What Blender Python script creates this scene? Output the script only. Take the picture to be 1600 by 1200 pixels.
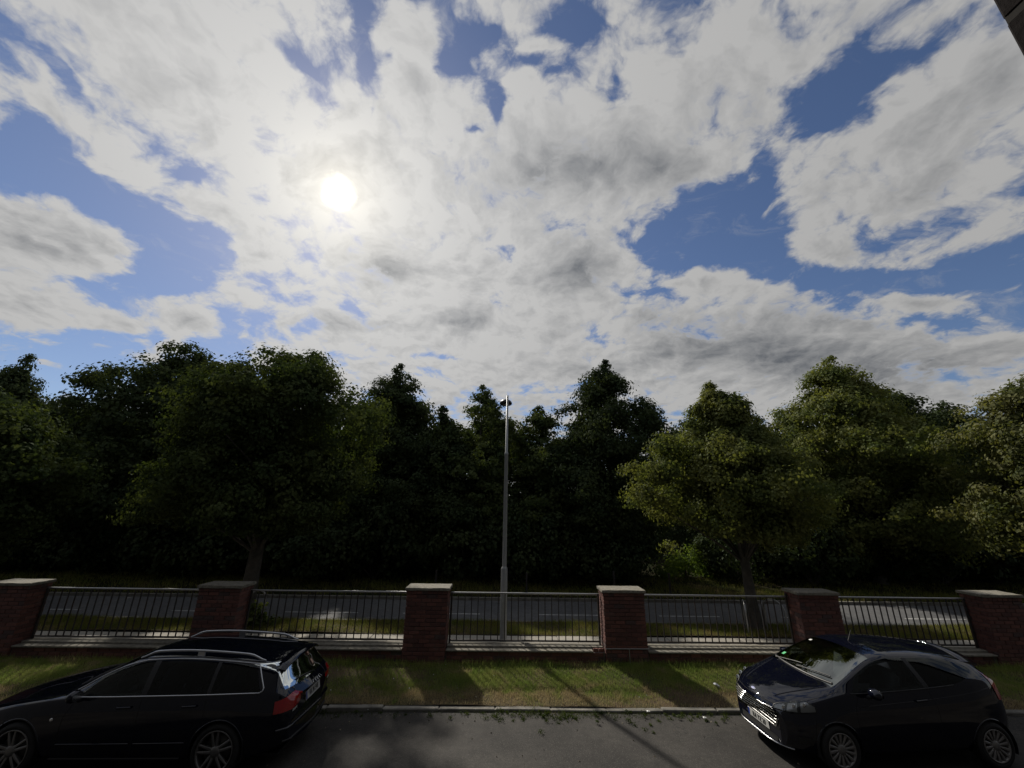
import bpy, bmesh, math, random
import numpy as np
from mathutils import Vector, Matrix
from mathutils.bvhtree import BVHTree

scene = bpy.context.scene
for _o in list(bpy.data.objects):
    bpy.data.objects.remove(_o)
COL = scene.collection
R = math.radians
PI = math.pi

# ------------------------------------------------------------------ camera, sky, sun, exposure
cam_data = bpy.data.cameras.new('camera')
cam = bpy.data.objects.new('camera', cam_data)
COL.objects.link(cam)
cam_data.sensor_width = 36.0
cam_data.lens = 36.0 * 610.0 / 1600.0
cam_data.clip_start = 0.05
cam_data.clip_end = 2000.0
EYE = Vector((0.0, 0.0, 3.5))
cam.matrix_world = (Matrix.Translation(EYE) @ Matrix.Rotation(R(-0.8), 4, 'Z') @ Matrix.Rotation(R(90 + 17.4), 4, 'X') @ Matrix.Rotation(R(0.85), 4, 'Z'))
scene.camera = cam

SUN_ELEV, SUN_AZ = R(39.3), R(-28.3)          # azimuth measured from +Y towards +X
SUN_DIR = Vector((math.sin(SUN_AZ) * math.cos(SUN_ELEV), math.cos(SUN_AZ) * math.cos(SUN_ELEV), math.sin(SUN_ELEV)))
SUN_STRENGTH = 4.2
SKY_STRENGTH = 0.070

scene.view_settings.view_transform = 'Standard'
scene.view_settings.look = 'None'
scene.view_settings.exposure = 0.0
scene.view_settings.gamma = 1.0
scene.view_settings.use_curve_mapping = False

sun_data = bpy.data.lights.new('sun', 'SUN')
sun_data.energy = SUN_STRENGTH
sun_data.angle = R(1.6)
sun_data.color = (1.0, 0.93, 0.82)
sun = bpy.data.objects.new('sun', sun_data)
COL.objects.link(sun)
sun.rotation_euler = SUN_DIR.to_track_quat('Z', 'Y').to_euler()
sun.location = SUN_DIR * 60

# cloud banks on the cloud layer: x, y, turn, half length, half width, weight (negative = a gap)
CLOUDS = [
    (-0.923, 0.589, 2.618, 0.1923, 0.0823, -1.3), (-0.88, 0.741, 1.29, 0.1887, 0.1441, -1.3), (-0.849, 0.882, 2.356, 0.1762, 0.1308, -1.2),
    (-0.973, 1.008, 2.992, 0.2352, 0.1379, -1.1), (-0.944, 0.668, -3.037, 0.1392, 0.0812, -1.0), (-0.764, 0.419, 1.558, 0.0409, 0.0305, -0.8),
    (-0.755, 0.48, 1.789, 0.0663, 0.0231, -0.9), (-0.664, 0.677, -2.984, 0.1241, 0.0552, -0.9), (-0.573, 0.715, -2.907, 0.0929, 0.0386, -0.4),
    (-0.379, 0.473, -2.479, 0.0774, 0.0205, -0.9), (-0.282, 0.523, 2.062, 0.0859, 0.0261, -0.4), (-0.244, 0.456, 1.779, 0.1224, 0.0339, -1.1),
    (-0.213, 0.479, 3.041, 0.0473, 0.0253, -0.7), (-0.284, 0.572, 1.915, 0.0613, 0.0204, -0.7), (-0.06, 0.43, 3.095, 0.0978, 0.0514, -1.1),
    (-0.11, 0.456, 2.882, 0.0411, 0.0325, -0.6), (-0.031, 0.578, 1.596, 0.0671, 0.0284, -0.9), (-0.076, 0.619, 3.107, 0.0497, 0.0227, -0.8),
    (0.107, 0.429, -2.945, 0.0792, 0.0562, -0.95), (0.038, 0.486, -3.137, 0.0705, 0.0479, -0.8), (0.19, 0.504, 0.991, 0.0536, 0.0404, -0.5),
    (0.092, 0.508, -3.107, 0.0582, 0.038, -0.4), (0.505, 0.846, -2.679, 0.2639, 0.1955, -1.6), (0.446, 0.909, -2.433, 0.1722, 0.1329, -0.9),
    (0.666, 0.898, -2.51, 0.1995, 0.1358, -1.1), (0.445, 0.749, -2.612, 0.1033, 0.0759, -0.7), (0.867, 0.918, 3.058, 0.2778, 0.0869, -1.0),
    (1.081, 0.858, 2.866, 0.3045, 0.0889, -1.1), (1.233, 0.8, -3.049, 0.133, 0.0707, -1.0), (0.939, 0.739, 1.816, 0.1175, 0.067, -0.4),
    (1.122, 0.765, 2.743, 0.0845, 0.0752, -0.6), (1.017, 0.621, 2.399, 0.058, 0.0489, -0.5), (0.47, 1.073, 0.844, 0.1148, 0.0898, -0.6),
    (0.518, 0.63, 0.794, 0.0805, 0.0458, -0.8), (0.591, 0.484, -3.112, 0.1723, 0.103, -0.75), (0.603, 0.543, -3.073, 0.1445, 0.0683, -0.7),
    (0.644, 0.436, 3.076, 0.0632, 0.0364, -0.5), (0.617, 0.631, -2.746, 0.0724, 0.0444, -0.35), (1.297, 0.994, 3.061, 0.2076, 0.0951, -1.1),
    (1.333, 0.902, -2.95, 0.1124, 0.0649, -0.9), (1.173, 1.012, 3.13, 0.119, 0.069, -0.5), (-0.214, 1.116, 1.825, 0.149, 0.0402, -0.35),
    (-0.037, 0.905, 2.939, 0.1107, 0.0323, -0.4), (0.008, 0.944, 1.566, 0.058, 0.0452, -0.4), (-0.26, 1.447, -3.112, 0.2824, 0.0488, -0.6),
    (-0.574, 1.416, -2.771, 0.1577, 0.0657, -0.6), (0.081, 1.677, 2.212, 0.1523, 0.1042, -0.9), (0.626, 1.512, 3.031, 0.1256, 0.0782, -0.7),
    (0.358, 1.619, 3.017, 0.206, 0.0654, -0.4), (-1.53, 1.219, 2.386, 0.2745, 0.2182, -0.8), (-1.333, 1.368, -3.001, 0.477, 0.2423, -0.9),
    (-1.041, 1.292, 3.007, 0.2073, 0.1361, -0.7), (-1.1, 1.026, 3.097, 0.122, 0.0652, -0.6), (-0.844, 1.103, 2.23, 0.1244, 0.0602, -0.5),
    (-0.97, 0.969, -3.046, 0.1733, 0.062, -0.4), (-0.983, 1.557, -3.107, 0.3011, 0.1876, -0.6), (-1.635, 1.414, -2.986, 0.3143, 0.1766, -0.7),
    (-1.331, 1.128, -3.041, 0.1191, 0.0559, -0.8), (-1.163, 1.188, 2.246, 0.1447, 0.031, -0.6), (-0.914, 1.171, 2.187, 0.1351, 0.0526, -0.7),
    (-1.149, 0.948, -2.723, 0.0906, 0.0574, -0.7), (-0.699, 1.01, 2.906, 0.0921, 0.0605, -0.5), (-0.178, 0.47, 1.92, 0.0474, 0.0288, -0.6),
    (-0.128, 0.503, 1.877, 0.051, 0.0364, -0.5), (-1.086, 0.822, 3.041, 0.2173, 0.1685, 1.5), (-1.081, 0.729, 2.545, 0.0847, 0.0634, 0.8),
    (-1.333, 0.995, 2.693, 0.1639, 0.1145, 1.4), (-1.2, 1.104, -3.126, 0.1287, 0.0671, 1.2), (-1.006, 1.147, -2.956, 0.1334, 0.1034, 1.3),
    (-1.526, 1.245, 1.582, 0.1305, 0.0537, 1.0), (-1.479, 1.336, 1.194, 0.1252, 0.0451, 0.7), (-1.233, 1.307, 1.406, 0.0958, 0.0586, 0.7),
    (-1.165, 1.244, 0.905, 0.1229, 0.0511, 0.6), (-0.824, 0.514, 1.888, 0.0915, 0.045, 0.9), (-0.756, 0.654, -2.513, 0.1502, 0.0899, 0.7),
    (-0.677, 0.904, 2.715, 0.1804, 0.1204, 0.9), (-0.837, 1.059, 2.574, 0.1187, 0.115, 0.9), (-0.562, 0.502, -3.129, 0.2668, 0.1795, 0.7),
    (-0.396, 0.695, 3.109, 0.4349, 0.187, 0.8), (-0.175, 0.457, 2.143, 0.0824, 0.0626, 0.9), (-0.168, 0.534, 3.04, 0.1349, 0.0796, 0.7),
    (0.041, 0.458, 3.115, 0.0814, 0.0245, 0.8), (0.04, 0.52, 1.452, 0.0524, 0.0383, 0.6), (0.0, 0.578, 3.105, 0.0949, 0.0744, 0.5),
    (0.576, 1.001, 2.783, 0.1902, 0.0757, 1.15), (0.691, 1.007, 2.999, 0.1302, 0.047, 0.6), (0.757, 0.583, -2.967, 0.2686, 0.1718, 0.6),
    (0.687, 0.732, -2.419, 0.1537, 0.0844, 0.7), (0.815, 0.847, 3.118, 0.2127, 0.0626, 0.7), (0.817, 0.525, -2.547, 0.2709, 0.1088, 0.7),
    (0.647, 0.473, 2.327, 0.0441, 0.0271, 0.4), (0.685, 0.51, -3.025, 0.0417, 0.0197, 0.6), (1.141, 0.939, 3.057, 0.2102, 0.0666, 1.0),
    (1.464, 1.05, -3.12, 0.209, 0.1272, 0.8), (0.186, 0.676, -3.135, 0.4569, 0.2573, 0.6), (0.165, 1.036, 1.242, 0.3361, 0.2874, 0.8),
    (-0.182, 1.02, 3.075, 0.4538, 0.2892, 0.9), (-0.353, 1.291, -3.138, 0.4535, 0.2281, 0.6), (-0.031, 1.26, 3.105, 0.3405, 0.176, 0.7),
    (0.514, 1.404, 3.002, 0.7757, 0.3202, 0.4), (1.013, 1.206, 2.982, 0.6116, 0.316, 0.7), (0.385, 0.47, -2.779, 0.1817, 0.1029, 0.6),
    (0.22, 0.473, 2.354, 0.0669, 0.0574, 0.3), (0.02, 1.523, 3.1, 1.3921, 0.4105, 0.5), (1.238, 1.396, 2.896, 0.8321, 0.4379, 0.7),
    (-0.705, 0.771, -2.571, 0.1006, 0.0683, 0.7), (-0.993, 1.047, -3.12, 0.1255, 0.0614, 0.6), (0.51, 0.758, -2.787, 0.0517, 0.0362, 0.3),
]
DARK = [
    (-0.351, 1.015, 2.98, 0.2015, 0.1415, 0.9), (-0.559, 1.232, -3.098, 0.2904, 0.1287, 0.7), (-0.155, 1.255, 3.081, 0.1691, 0.1133, 0.6),
    (0.205, 0.982, 1.281, 0.2655, 0.1829, 0.9), (0.145, 0.686, -3.083, 0.3769, 0.1485, 0.75), (0.28, 0.661, -2.893, 0.2193, 0.101, 0.5),
    (0.976, 1.319, -3.11, 0.7219, 0.357, 0.8), (1.007, 1.058, 3.014, 0.3224, 0.0943, 0.7), (1.428, 1.225, -2.984, 0.3927, 0.2706, 0.8),
    (0.697, 1.266, 3.049, 0.3194, 0.1855, 0.6), (0.364, 1.517, 3.028, 0.3573, 0.1541, 0.6), (0.463, 0.547, -2.815, 0.198, 0.1123, 0.45),
    (0.88, 0.648, 2.929, 0.2068, 0.1538, 0.45), (0.804, 0.453, -2.627, 0.2253, 0.0913, 0.5), (0.715, 0.71, -2.779, 0.1146, 0.0703, 0.4),
    (-0.099, 1.887, 3.121, 0.555, 0.2291, 0.6), (-0.506, 1.745, -3.09, 0.3594, 0.1823, 0.5), (0.56, 0.386, 3.091, 0.2012, 0.0469, 0.3),
    (-0.744, 0.553, -2.932, 0.1485, 0.1036, 0.25), (-0.057, 0.749, 3.101, 0.2278, 0.1257, 0.35), (-0.176, 0.513, 2.696, 0.0911, 0.0727, 0.2),
    (-1.179, 0.837, -2.718, 0.1422, 0.0771, 0.2), (0.466, 1.183, -3.032, 0.1592, 0.1212, 0.5),
]


class Nodes:
    def __init__(self, tree):
        self.t = tree
    def new(self, kind, **kw):
        n = self.t.nodes.new(kind)
        for k, v in kw.items():
            setattr(n, k, v)
        return n
    def link(self, a, b):
        self.t.links.new(a, b)
    def setin(self, n, i, v):
        if isinstance(v, bpy.types.NodeSocket):
            self.link(v, n.inputs[i])
        elif v is not None:
            n.inputs[i].default_value = v
    def math(self, op, a, b=None, c=None, clamp=False):
        n = self.new('ShaderNodeMath', operation=op, use_clamp=clamp)
        self.setin(n, 0, a); self.setin(n, 1, b); self.setin(n, 2, c)
        return n.outputs[0]
    def vmath(self, op, a, b=None, scale=None, out=0):
        n = self.new('ShaderNodeVectorMath', operation=op)
        self.setin(n, 0, a); self.setin(n, 1, b)
        if scale is not None:
            self.setin(n, 3, scale)
        return n.outputs[out]
    def noise(self, vec, scale, detail=4, rough=0.5, dist=0.0, out=0, lac=2.0):
        n = self.new('ShaderNodeTexNoise')
        if vec is not None:
            self.link(vec, n.inputs['Vector'])
        n.inputs['Scale'].default_value = scale; n.inputs['Detail'].default_value = detail
        n.inputs['Roughness'].default_value = rough; n.inputs['Distortion'].default_value = dist
        n.inputs['Lacunarity'].default_value = lac
        return n.outputs[out]
    def smooth(self, v, a, b, c=0.0, d=1.0):
        n = self.new('ShaderNodeMapRange', interpolation_type='SMOOTHSTEP')
        self.setin(n, 0, v); self.setin(n, 1, a); self.setin(n, 2, b); self.setin(n, 3, c); self.setin(n, 4, d)
        return n.outputs[0]
    def mix(self, f, a, b, blend='MIX'):
        n = self.new('ShaderNodeMix', data_type='RGBA', blend_type=blend)
        self.setin(n, 0, f)
        for i, v in ((6, a), (7, b)):
            if isinstance(v, tuple) and len(v) == 3:
                v = v + (1.0,)
            self.setin(n, i, v)
        return n.outputs[2]

def build_world():
    W = bpy.data.worlds.new('World')
    scene.world = W
    W.use_nodes = True
    W.node_tree.nodes.clear()
    N = Nodes(W.node_tree)
    out = N.new('ShaderNodeOutputWorld')
    tc = N.new('ShaderNodeTexCoord').outputs['Generated']
    sky = N.new('ShaderNodeTexSky', sky_type='NISHITA', sun_disc=False)
    sky.sun_elevation = SUN_ELEV; sky.sun_rotation = SUN_AZ
    sky.ozone_density = 4.0; sky.dust_density = 0.3; sky.air_density = 1.0
    sep = N.new('ShaderNodeSeparateXYZ'); N.link(tc, sep.inputs[0])
    den = N.math('ADD', N.math('MAXIMUM', sep.outputs[2], 0.0), 0.28)
    comb = N.new('ShaderNodeCombineXYZ')
    N.link(N.math('DIVIDE', sep.outputs[0], den), comb.inputs[0]); N.link(N.math('DIVIDE', sep.outputs[1], den), comb.inputs[1])
    P = comb.outputs[0]
    w1 = N.vmath('SUBTRACT', N.noise(P, 2.6, 3, 0.55, out=1), (0.5, 0.5, 0.5))
    w2 = N.vmath('SUBTRACT', N.noise(P, 9.0, 4, 0.6, out=1), (0.5, 0.5, 0.5))
    warp = N.vmath('ADD', N.vmath('SCALE', w1, scale=0.15), N.vmath('SCALE', w2, scale=0.05))
    flat = N.vmath('MULTIPLY', warp, (1.0, 1.0, 0.0))
    Q = N.vmath('ADD', P, flat)
    def field(L, vec):
        acc = None
        for x, y, a, rx, ry, wgt in L:
            m = N.new('ShaderNodeMapping', vector_type='TEXTURE')
            N.link(vec, m.inputs[0])
            m.inputs[1].default_value = (x, y, 0.0); m.inputs[2].default_value = (0.0, 0.0, a); m.inputs[3].default_value = (rx * 1.12, ry * 1.12, 1.0)
            g = N.new('ShaderNodeTexGradient', gradient_type='QUADRATIC_SPHERE')
            N.link(m.outputs[0], g.inputs[0])
            acc = N.math('MULTIPLY_ADD', g.outputs[1], wgt * 1.45, 0.0 if acc is None else acc)
        return acc
    base = field(CLOUDS, Q)
    dark = field(DARK, Q)
    # fine structure, and the same a little nearer the sun to tell lit sides from shaded ones
    n1 = N.noise(Q, 4.6, 10, 0.60, 0.0)
    to_sun = N.vmath('NORMALIZE', N.vmath('SUBTRACT', (SUN_DIR.x / (SUN_DIR.z + 0.28), SUN_DIR.y / (SUN_DIR.z + 0.28), 0.0), P))
    Q2 = N.vmath('ADD', Q, N.vmath('SCALE', to_sun, scale=0.03))
    n2 = N.noise(Q2, 4.6, 9, 0.60, 0.0)
    n3 = N.noise(Q, 15.0, 7, 0.62, 0.0)
    def puffs(vec):
        v = N.new('ShaderNodeTexVoronoi', voronoi_dimensions='2D', feature='F1', normalize=True)
        N.link(vec, v.inputs['Vector'])
        v.inputs['Scale'].default_value = 8.0; v.inputs['Detail'].default_value = 4.0; v.inputs['Roughness'].default_value = 0.62
        return v.outputs['Distance']
    p1 = puffs(Q); p2 = puffs(Q2)
    dens = N.math('ADD', N.math('ADD', base, 0.08), N.math('ADD', N.math('MULTIPLY', N.math('SUBTRACT', n1, 0.5), 3.2), N.math('MULTIPLY', N.math('SUBTRACT', n3, 0.5), 1.8)))
    dens = N.math('ADD', dens, N.math('MULTIPLY', N.math('SUBTRACT', 0.38, p1), 2.4))
    alpha = N.smooth(dens, -0.30, 0.55)
    wisps = N.smooth(N.noise(N.vmath('MULTIPLY', Q, (1.0, 1.35, 1.0)), 5.5, 8, 0.68, 0.8), 0.52, 0.78, 0.0, 0.42)
    alpha = N.math('MAXIMUM', alpha, wisps)
    emboss = N.math('MULTIPLY', N.math('SUBTRACT', n1, n2), 1.5)
    emboss = N.math('ADD', emboss, N.math('MULTIPLY', N.math('SUBTRACT', p2, p1), 1.2))
    thick = N.smooth(dens, 0.5, 2.2)
    dd = N.math('ADD', N.math('MULTIPLY', dark, 0.56), N.math('MULTIPLY', thick, 0.34))
    dd = N.math('ADD', dd, N.math('MULTIPLY', N.math('SUBTRACT', N.noise(Q, 4.0, 4, 0.5), 0.5), 0.6))
    dd = N.math('ADD', dd, N.math('MULTIPLY', N.math('SUBTRACT', n3, 0.5), -0.45))
    dd = N.math('SUBTRACT', dd, emboss, clamp=True)
    dd = N.math('MULTIPLY', dd, N.smooth(dens, 0.0, 0.8))
    # light scattered forward through the cloud near the sun
    cosg = N.vmath('DOT_PRODUCT', N.vmath('NORMALIZE', tc), tuple(SUN_DIR), out=1)
    ang = N.math('ARCCOSINE', N.math('MINIMUM', cosg, 0.99999))
    fwd = N.math('POWER', 2.718, N.math('MULTIPLY', ang, -1.9))
    lum = N.math('ADD', N.math('MULTIPLY', fwd, 0.38), 0.375)
    bright = N.vmath('SCALE', (0.995, 0.99, 0.98), scale=lum)
    grey = N.vmath('SCALE', (0.37, 0.40, 0.45), scale=N.math('ADD', N.math('MULTIPLY', lum, 0.66), 0.03))
    cloud = N.mix(dd, bright, grey)
    blue = N.vmath('SCALE', sky.outputs[0], scale=SKY_STRENGTH)
    blue = N.vmath('MULTIPLY', blue, (1.04, 1.0, 1.06))
    colr = N.mix(alpha, blue, cloud)
    # the glare of the sun itself behind thin cloud
    core = N.smooth(N.math('ADD', ang, N.math('MULTIPLY', N.math('SUBTRACT', n3, 0.5), 0.05)), 0.043, 0.015, 0.0, 1.0)
    h1 = N.math('MULTIPLY', N.math('POWER', 2.718, N.math('MULTIPLY', ang, -13.0)), 0.46)
    h2 = N.math('MULTIPLY', N.math('POWER', 2.718, N.math('MULTIPLY', ang, -4.5)), 0.06)
    glare = N.vmath('ADD', N.vmath('SCALE', (1.0, 0.88, 0.62), scale=N.math('ADD', h1, core)), N.vmath('SCALE', (1.0, 0.98, 0.94), scale=h2))
    colr = N.vmath('ADD', colr, glare)
    bg = N.new('ShaderNodeBackground')
    N.link(colr, bg.inputs[0]); bg.inputs[1].default_value = 1.0
    N.link(bg.outputs[0], out.inputs[0])
    W.cycles.sampling_method = 'MANUAL'; W.cycles.sample_map_resolution = 512
build_world()

# ------------------------------------------------------------------ building tools
def tag(o, label=None, cat=None, group=None, kind=None):
    if label: o['label'] = label
    if cat: o['category'] = cat
    if group: o['group'] = group
    if kind: o['kind'] = kind
    return o

def empty(name, loc=(0, 0, 0), rz=0.0, scale=1.0):
    o = bpy.data.objects.new(name, None)
    COL.objects.link(o)
    o.location = loc; o.rotation_euler = (0, 0, rz); o.scale = (scale,) * 3
    o.empty_display_size = 0.2
    return o

def link_mesh(name, me, mats, parent=None, loc=None):
    o = bpy.data.objects.new(name, me)
    COL.objects.link(o)
    if mats is not None:
        for m in (mats if isinstance(mats, (list, tuple)) else [mats]):
            if m.name not in me.materials:
                me.materials.append(m)
    if parent: o.parent = parent
    if loc is not None: o.location = loc
    return o

def np_mesh(name, verts, faces, smooth=False):
    """verts (n,3), faces (m,k) arrays"""
    me = bpy.data.meshes.new(name)
    v = np.asarray(verts, dtype=np.float32); f = np.asarray(faces, dtype=np.int32)
    k = f.shape[1]
    me.vertices.add(len(v)); me.vertices.foreach_set('co', v.ravel())
    me.loops.add(f.size); me.loops.foreach_set('vertex_index', f.ravel())
    me.polygons.add(len(f))
    me.polygons.foreach_set('loop_start', np.arange(0, f.size, k, dtype=np.int32))
    me.polygons.foreach_set('loop_total', np.full(len(f), k, dtype=np.int32))
    if smooth:
        me.polygons.foreach_set('use_smooth', np.ones(len(f), dtype=bool))
    me.update(calc_edges=True)
    return me

class MB:
    """collects shapes, then makes one mesh object of them"""
    def __init__(self):
        self.v = []; self.f = []; self.sm = []
    def add(self, vs, fs, smooth=False):
        n = len(self.v)
        self.v += [tuple(p) for p in vs]
        self.f += [tuple(i + n for i in q) for q in fs]
        self.sm += [smooth] * len(fs)
        return self
    def box(self, x0, x1, y0, y1, z0, z1):
        return self.add([(x0, y0, z0), (x1, y0, z0), (x1, y1, z0), (x0, y1, z0), (x0, y0, z1), (x1, y0, z1), (x1, y1, z1), (x0, y1, z1)],
                        [(0, 3, 2, 1), (4, 5, 6, 7), (0, 1, 5, 4), (1, 2, 6, 5), (2, 3, 7, 6), (3, 0, 4, 7)])
    def bevbox(self, x0, x1, y0, y1, z0, z1, b=0.004):
        bm = bmesh.new()
        bmesh.ops.create_cube(bm, size=1.0)
        for p in bm.verts:
            p.co = Vector(((x0 + x1) / 2 + p.co.x * (x1 - x0), (y0 + y1) / 2 + p.co.y * (y1 - y0), (z0 + z1) / 2 + p.co.z * (z1 - z0)))
        bmesh.ops.bevel(bm, geom=bm.edges[:], offset=b, segments=1, affect='EDGES')
        bm.verts.index_update()
        self.add([p.co[:] for p in bm.verts], [[q.index for q in f.verts] for f in bm.faces])
        bm.free()
        return self
    def tube(self, pts, r, n=8, caps=True, smooth=True):
        pts = [Vector(p) for p in pts]
        rs = r if isinstance(r, (list, tuple)) else [r] * len(pts)
        up = None; rings = []
        for i, p in enumerate(pts):
            t = (pts[min(i + 1, len(pts) - 1)] - pts[max(i - 1, 0)]).normalized()
            if up is None:
                up = Vector((0, 0, 1)) if abs(t.z) < 0.9 else Vector((1, 0, 0))
            a = t.cross(up)
            if a.length < 1e-5: a = t.orthogonal()
            a.normalize(); b = a.cross(t).normalized(); up = b
            rings.append([p + (a * math.cos(2 * PI * k / n) + b * math.sin(2 * PI * k / n)) * rs[i] for k in range(n)])
        vs = [q for ring in rings for q in ring]; fs = []
        for i in range(len(pts) - 1):
            for k in range(n):
                fs.append((i * n + k, i * n + (k + 1) % n, (i + 1) * n + (k + 1) % n, (i + 1) * n + k))
        self.add(vs, fs, smooth)
        if caps:
            m = len(vs)
            self.add(rings[0], [tuple(range(n))[::-1]]); self.add(rings[-1], [tuple(range(n))])
        return self
    def lathe(self, prof, axis='Z', c=(0, 0, 0), n=24, smooth=True, closed=False):
        vs = []; fs = []; m = len(prof)
        for k in range(n):
            a = 2 * PI * k / n
            for r, h in prof:
                if axis == 'Z': vs.append((c[0] + r * math.cos(a), c[1] + r * math.sin(a), c[2] + h))
                else: vs.append((c[0] + r * math.cos(a), c[1] + h, c[2] + r * math.sin(a)))
        rng = m if closed else m - 1
        for k in range(n):
            for j in range(rng):
                q = (k * m + j, ((k + 1) % n) * m + j, ((k + 1) % n) * m + (j + 1) % m, k * m + (j + 1) % m)
                fs.append(q if axis == 'Z' else q[::-1])
        return self.add(vs, fs, smooth)
    def mesh(self, name):
        me = bpy.data.meshes.new(name)
        me.from_pydata(self.v, [], self.f)
        me.polygons.foreach_set('use_smooth', self.sm)
        me.update()
        return me
    def build(self, name, mats, parent=None, loc=None):
        return link_mesh(name, self.mesh(name), mats, parent, loc)

def new_mat(name):
    m = bpy.data.materials.new(name); m.use_nodes = True
    nt = m.node_tree; nt.nodes.clear()
    N = Nodes(nt)
    out = N.new('ShaderNodeOutputMaterial')
    return m, N, out

def pmat(name, col, rough=0.6, metal=0.0, var=0.0, scale=6.0, bump=0.0, bscale=60.0, rand=0.0, coat=0.0, spec=0.5, col2=None, detail=6, world=False, coat_rough=0.03):
    """one surface: base colour broken up by noise, fine relief, optional change from piece to piece"""
    m, N, out = new_mat(name)
    b = N.new('ShaderNodeBsdfPrincipled')
    co = N.new('ShaderNodeNewGeometry').outputs['Position'] if world else N.new('ShaderNodeTexCoord').outputs['Object']
    c = col + (1.0,)
    cs = None
    if rand or var or col2:
        cs = N.new('ShaderNodeRGB'); cs.outputs[0].default_value = c; cs = cs.outputs[0]
        if col2:
            f = N.smooth(N.noise(co, scale, detail, 0.6), 0.38, 0.66)
            cs = N.mix(f, cs, col2)
        if var:
            f = N.noise(co, scale * 3.1, detail, 0.62)
            cs = N.vmath('SCALE', cs, scale=N.math('ADD', N.math('MULTIPLY', N.math('SUBTRACT', f, 0.5), 2.6 * var), 1.0))
        if rand:
            r = N.new('ShaderNodeObjectInfo').outputs['Random']
            cs = N.vmath('SCALE', cs, scale=N.math('ADD', N.math('MULTIPLY', N.math('SUBTRACT', r, 0.5), 2 * rand), 1.0))
        N.link(cs, b.inputs['Base Color'])
    else:
        b.inputs['Base Color'].default_value = c
    b.inputs['Roughness'].default_value = rough; b.inputs['Metallic'].default_value = metal
    b.inputs['Coat Weight'].default_value = coat; b.inputs['Coat Roughness'].default_value = coat_rough
    b.inputs['Specular IOR Level'].default_value = spec
    if bump:
        bn = N.new('ShaderNodeBump'); bn.inputs['Strength'].default_value = 0.6; bn.inputs['Distance'].default_value = bump
        N.link(N.noise(co, bscale, 6, 0.65), bn.inputs['Height'])
        N.link(bn.outputs[0], b.inputs['Normal'])
    N.link(b.outputs[0], out.inputs[0])
    return m

def pchip(pts):
    xs = np.array([p[0] for p in pts], float); ys = np.array([p[1] for p in pts], float)
    h = np.diff(xs); d = np.diff(ys) / h
    m = np.zeros(len(xs))
    m[0], m[-1] = d[0], d[-1]
    for i in range(1, len(xs) - 1):
        if d[i - 1] * d[i] > 0:
            w1, w2 = 2 * h[i] + h[i - 1], h[i] + 2 * h[i - 1]
            m[i] = (w1 + w2) / (w1 / d[i - 1] + w2 / d[i])
    def f(x):
        x = np.clip(np.asarray(x, float), xs[0], xs[-1])
        i = np.clip(np.searchsorted(xs, x, side='right') - 1, 0, len(h) - 1)
        t = (x - xs[i]) / h[i]
        return ((2 * t**3 - 3 * t**2 + 1) * ys[i] + (t**3 - 2 * t**2 + t) * h[i] * m[i] + (-2 * t**3 + 3 * t**2) * ys[i + 1] + (t**3 - t**2) * h[i] * m[i + 1])
    return f

# ------------------------------------------------------------------ ground, road, kerbs, lawns
rng = np.random.default_rng(7)
YK0, YK1 = 8.36, 8.50            # kerb of the car park
YW = 10.23                       # front of the brick wall
ZF = 0.12                       # level of the footpath beyond the wall

def asphalt_mat(name, base, light, speck, sc=1.0):
    m, N, out = new_mat(name)
    b = N.new('ShaderNodeBsdfPrincipled')
    co = N.new('ShaderNodeNewGeometry').outputs['Position']
    big = N.smooth(N.noise(co, 0.55 * sc, 5, 0.6, 0.4), 0.36, 0.68)
    c = N.mix(big, base, light)
    mid = N.noise(co, 7.0, 6, 0.7)
    c = N.vmath('SCALE', c, scale=N.math('ADD', N.math('MULTIPLY', N.math('SUBTRACT', mid, 0.5), 1.4), 1.0))
    c = N.vmath('SCALE', c, scale=N.math('ADD', N.math('MULTIPLY', N.math('SUBTRACT', N.noise(co, 38.0, 3, 0.75), 0.5), 1.5), 1.0))
    v = N.new('ShaderNodeTexVoronoi', feature='F1'); N.link(co, v.inputs['Vector']); v.inputs['Scale'].default_value = 85.0
    chip = N.smooth(v.outputs['Distance'], 0.45, 0.15)
    rnd = N.new('ShaderNodeSeparateColor'); N.link(v.outputs['Color'], rnd.inputs[0])
    pick = N.math('GREATER_THAN', rnd.outputs[0], 0.80)
    c = N.mix(N.math('MULTIPLY', N.math('MULTIPLY', chip, pick), 0.75), c, speck)
    # hair cracks
    v2 = N.new('ShaderNodeTexVoronoi', feature='DISTANCE_TO_EDGE')
    wv = N.vmath('ADD', co, N.vmath('SCALE', N.vmath('SUBTRACT', N.noise(co, 1.7, 4, 0.6, out=1), (0.5, 0.5, 0.5)), scale=0.9))
    N.link(wv, v2.inputs['Vector']); v2.inputs['Scale'].default_value = 0.42
    crack = N.math('MULTIPLY', N.smooth(v2.outputs['Distance'], 0.006, 0.001), N.smooth(N.noise(co, 0.4, 2), 0.5, 0.62))
    c = N.mix(N.math('MULTIPLY', crack, 0.7), c, (0.012, 0.012, 0.012))
    N.link(c, b.inputs['Base Color'])
    b.inputs['Roughness'].default_value = 0.82; b.inputs['Specular IOR Level'].default_value = 0.35
    bn = N.new('ShaderNodeBump'); bn.inputs['Strength'].default_value = 0.55; bn.inputs['Distance'].default_value = 0.006
    N.link(N.math('SUBTRACT', N.noise(co, 140.0, 4, 0.7), N.math('MULTIPLY', v.outputs['Distance'], 0.5)), bn.inputs['Height'])
    N.link(bn.outputs[0], b.inputs['Normal'])
    N.link(b.outputs[0], out.inputs[0])
    return m

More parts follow.
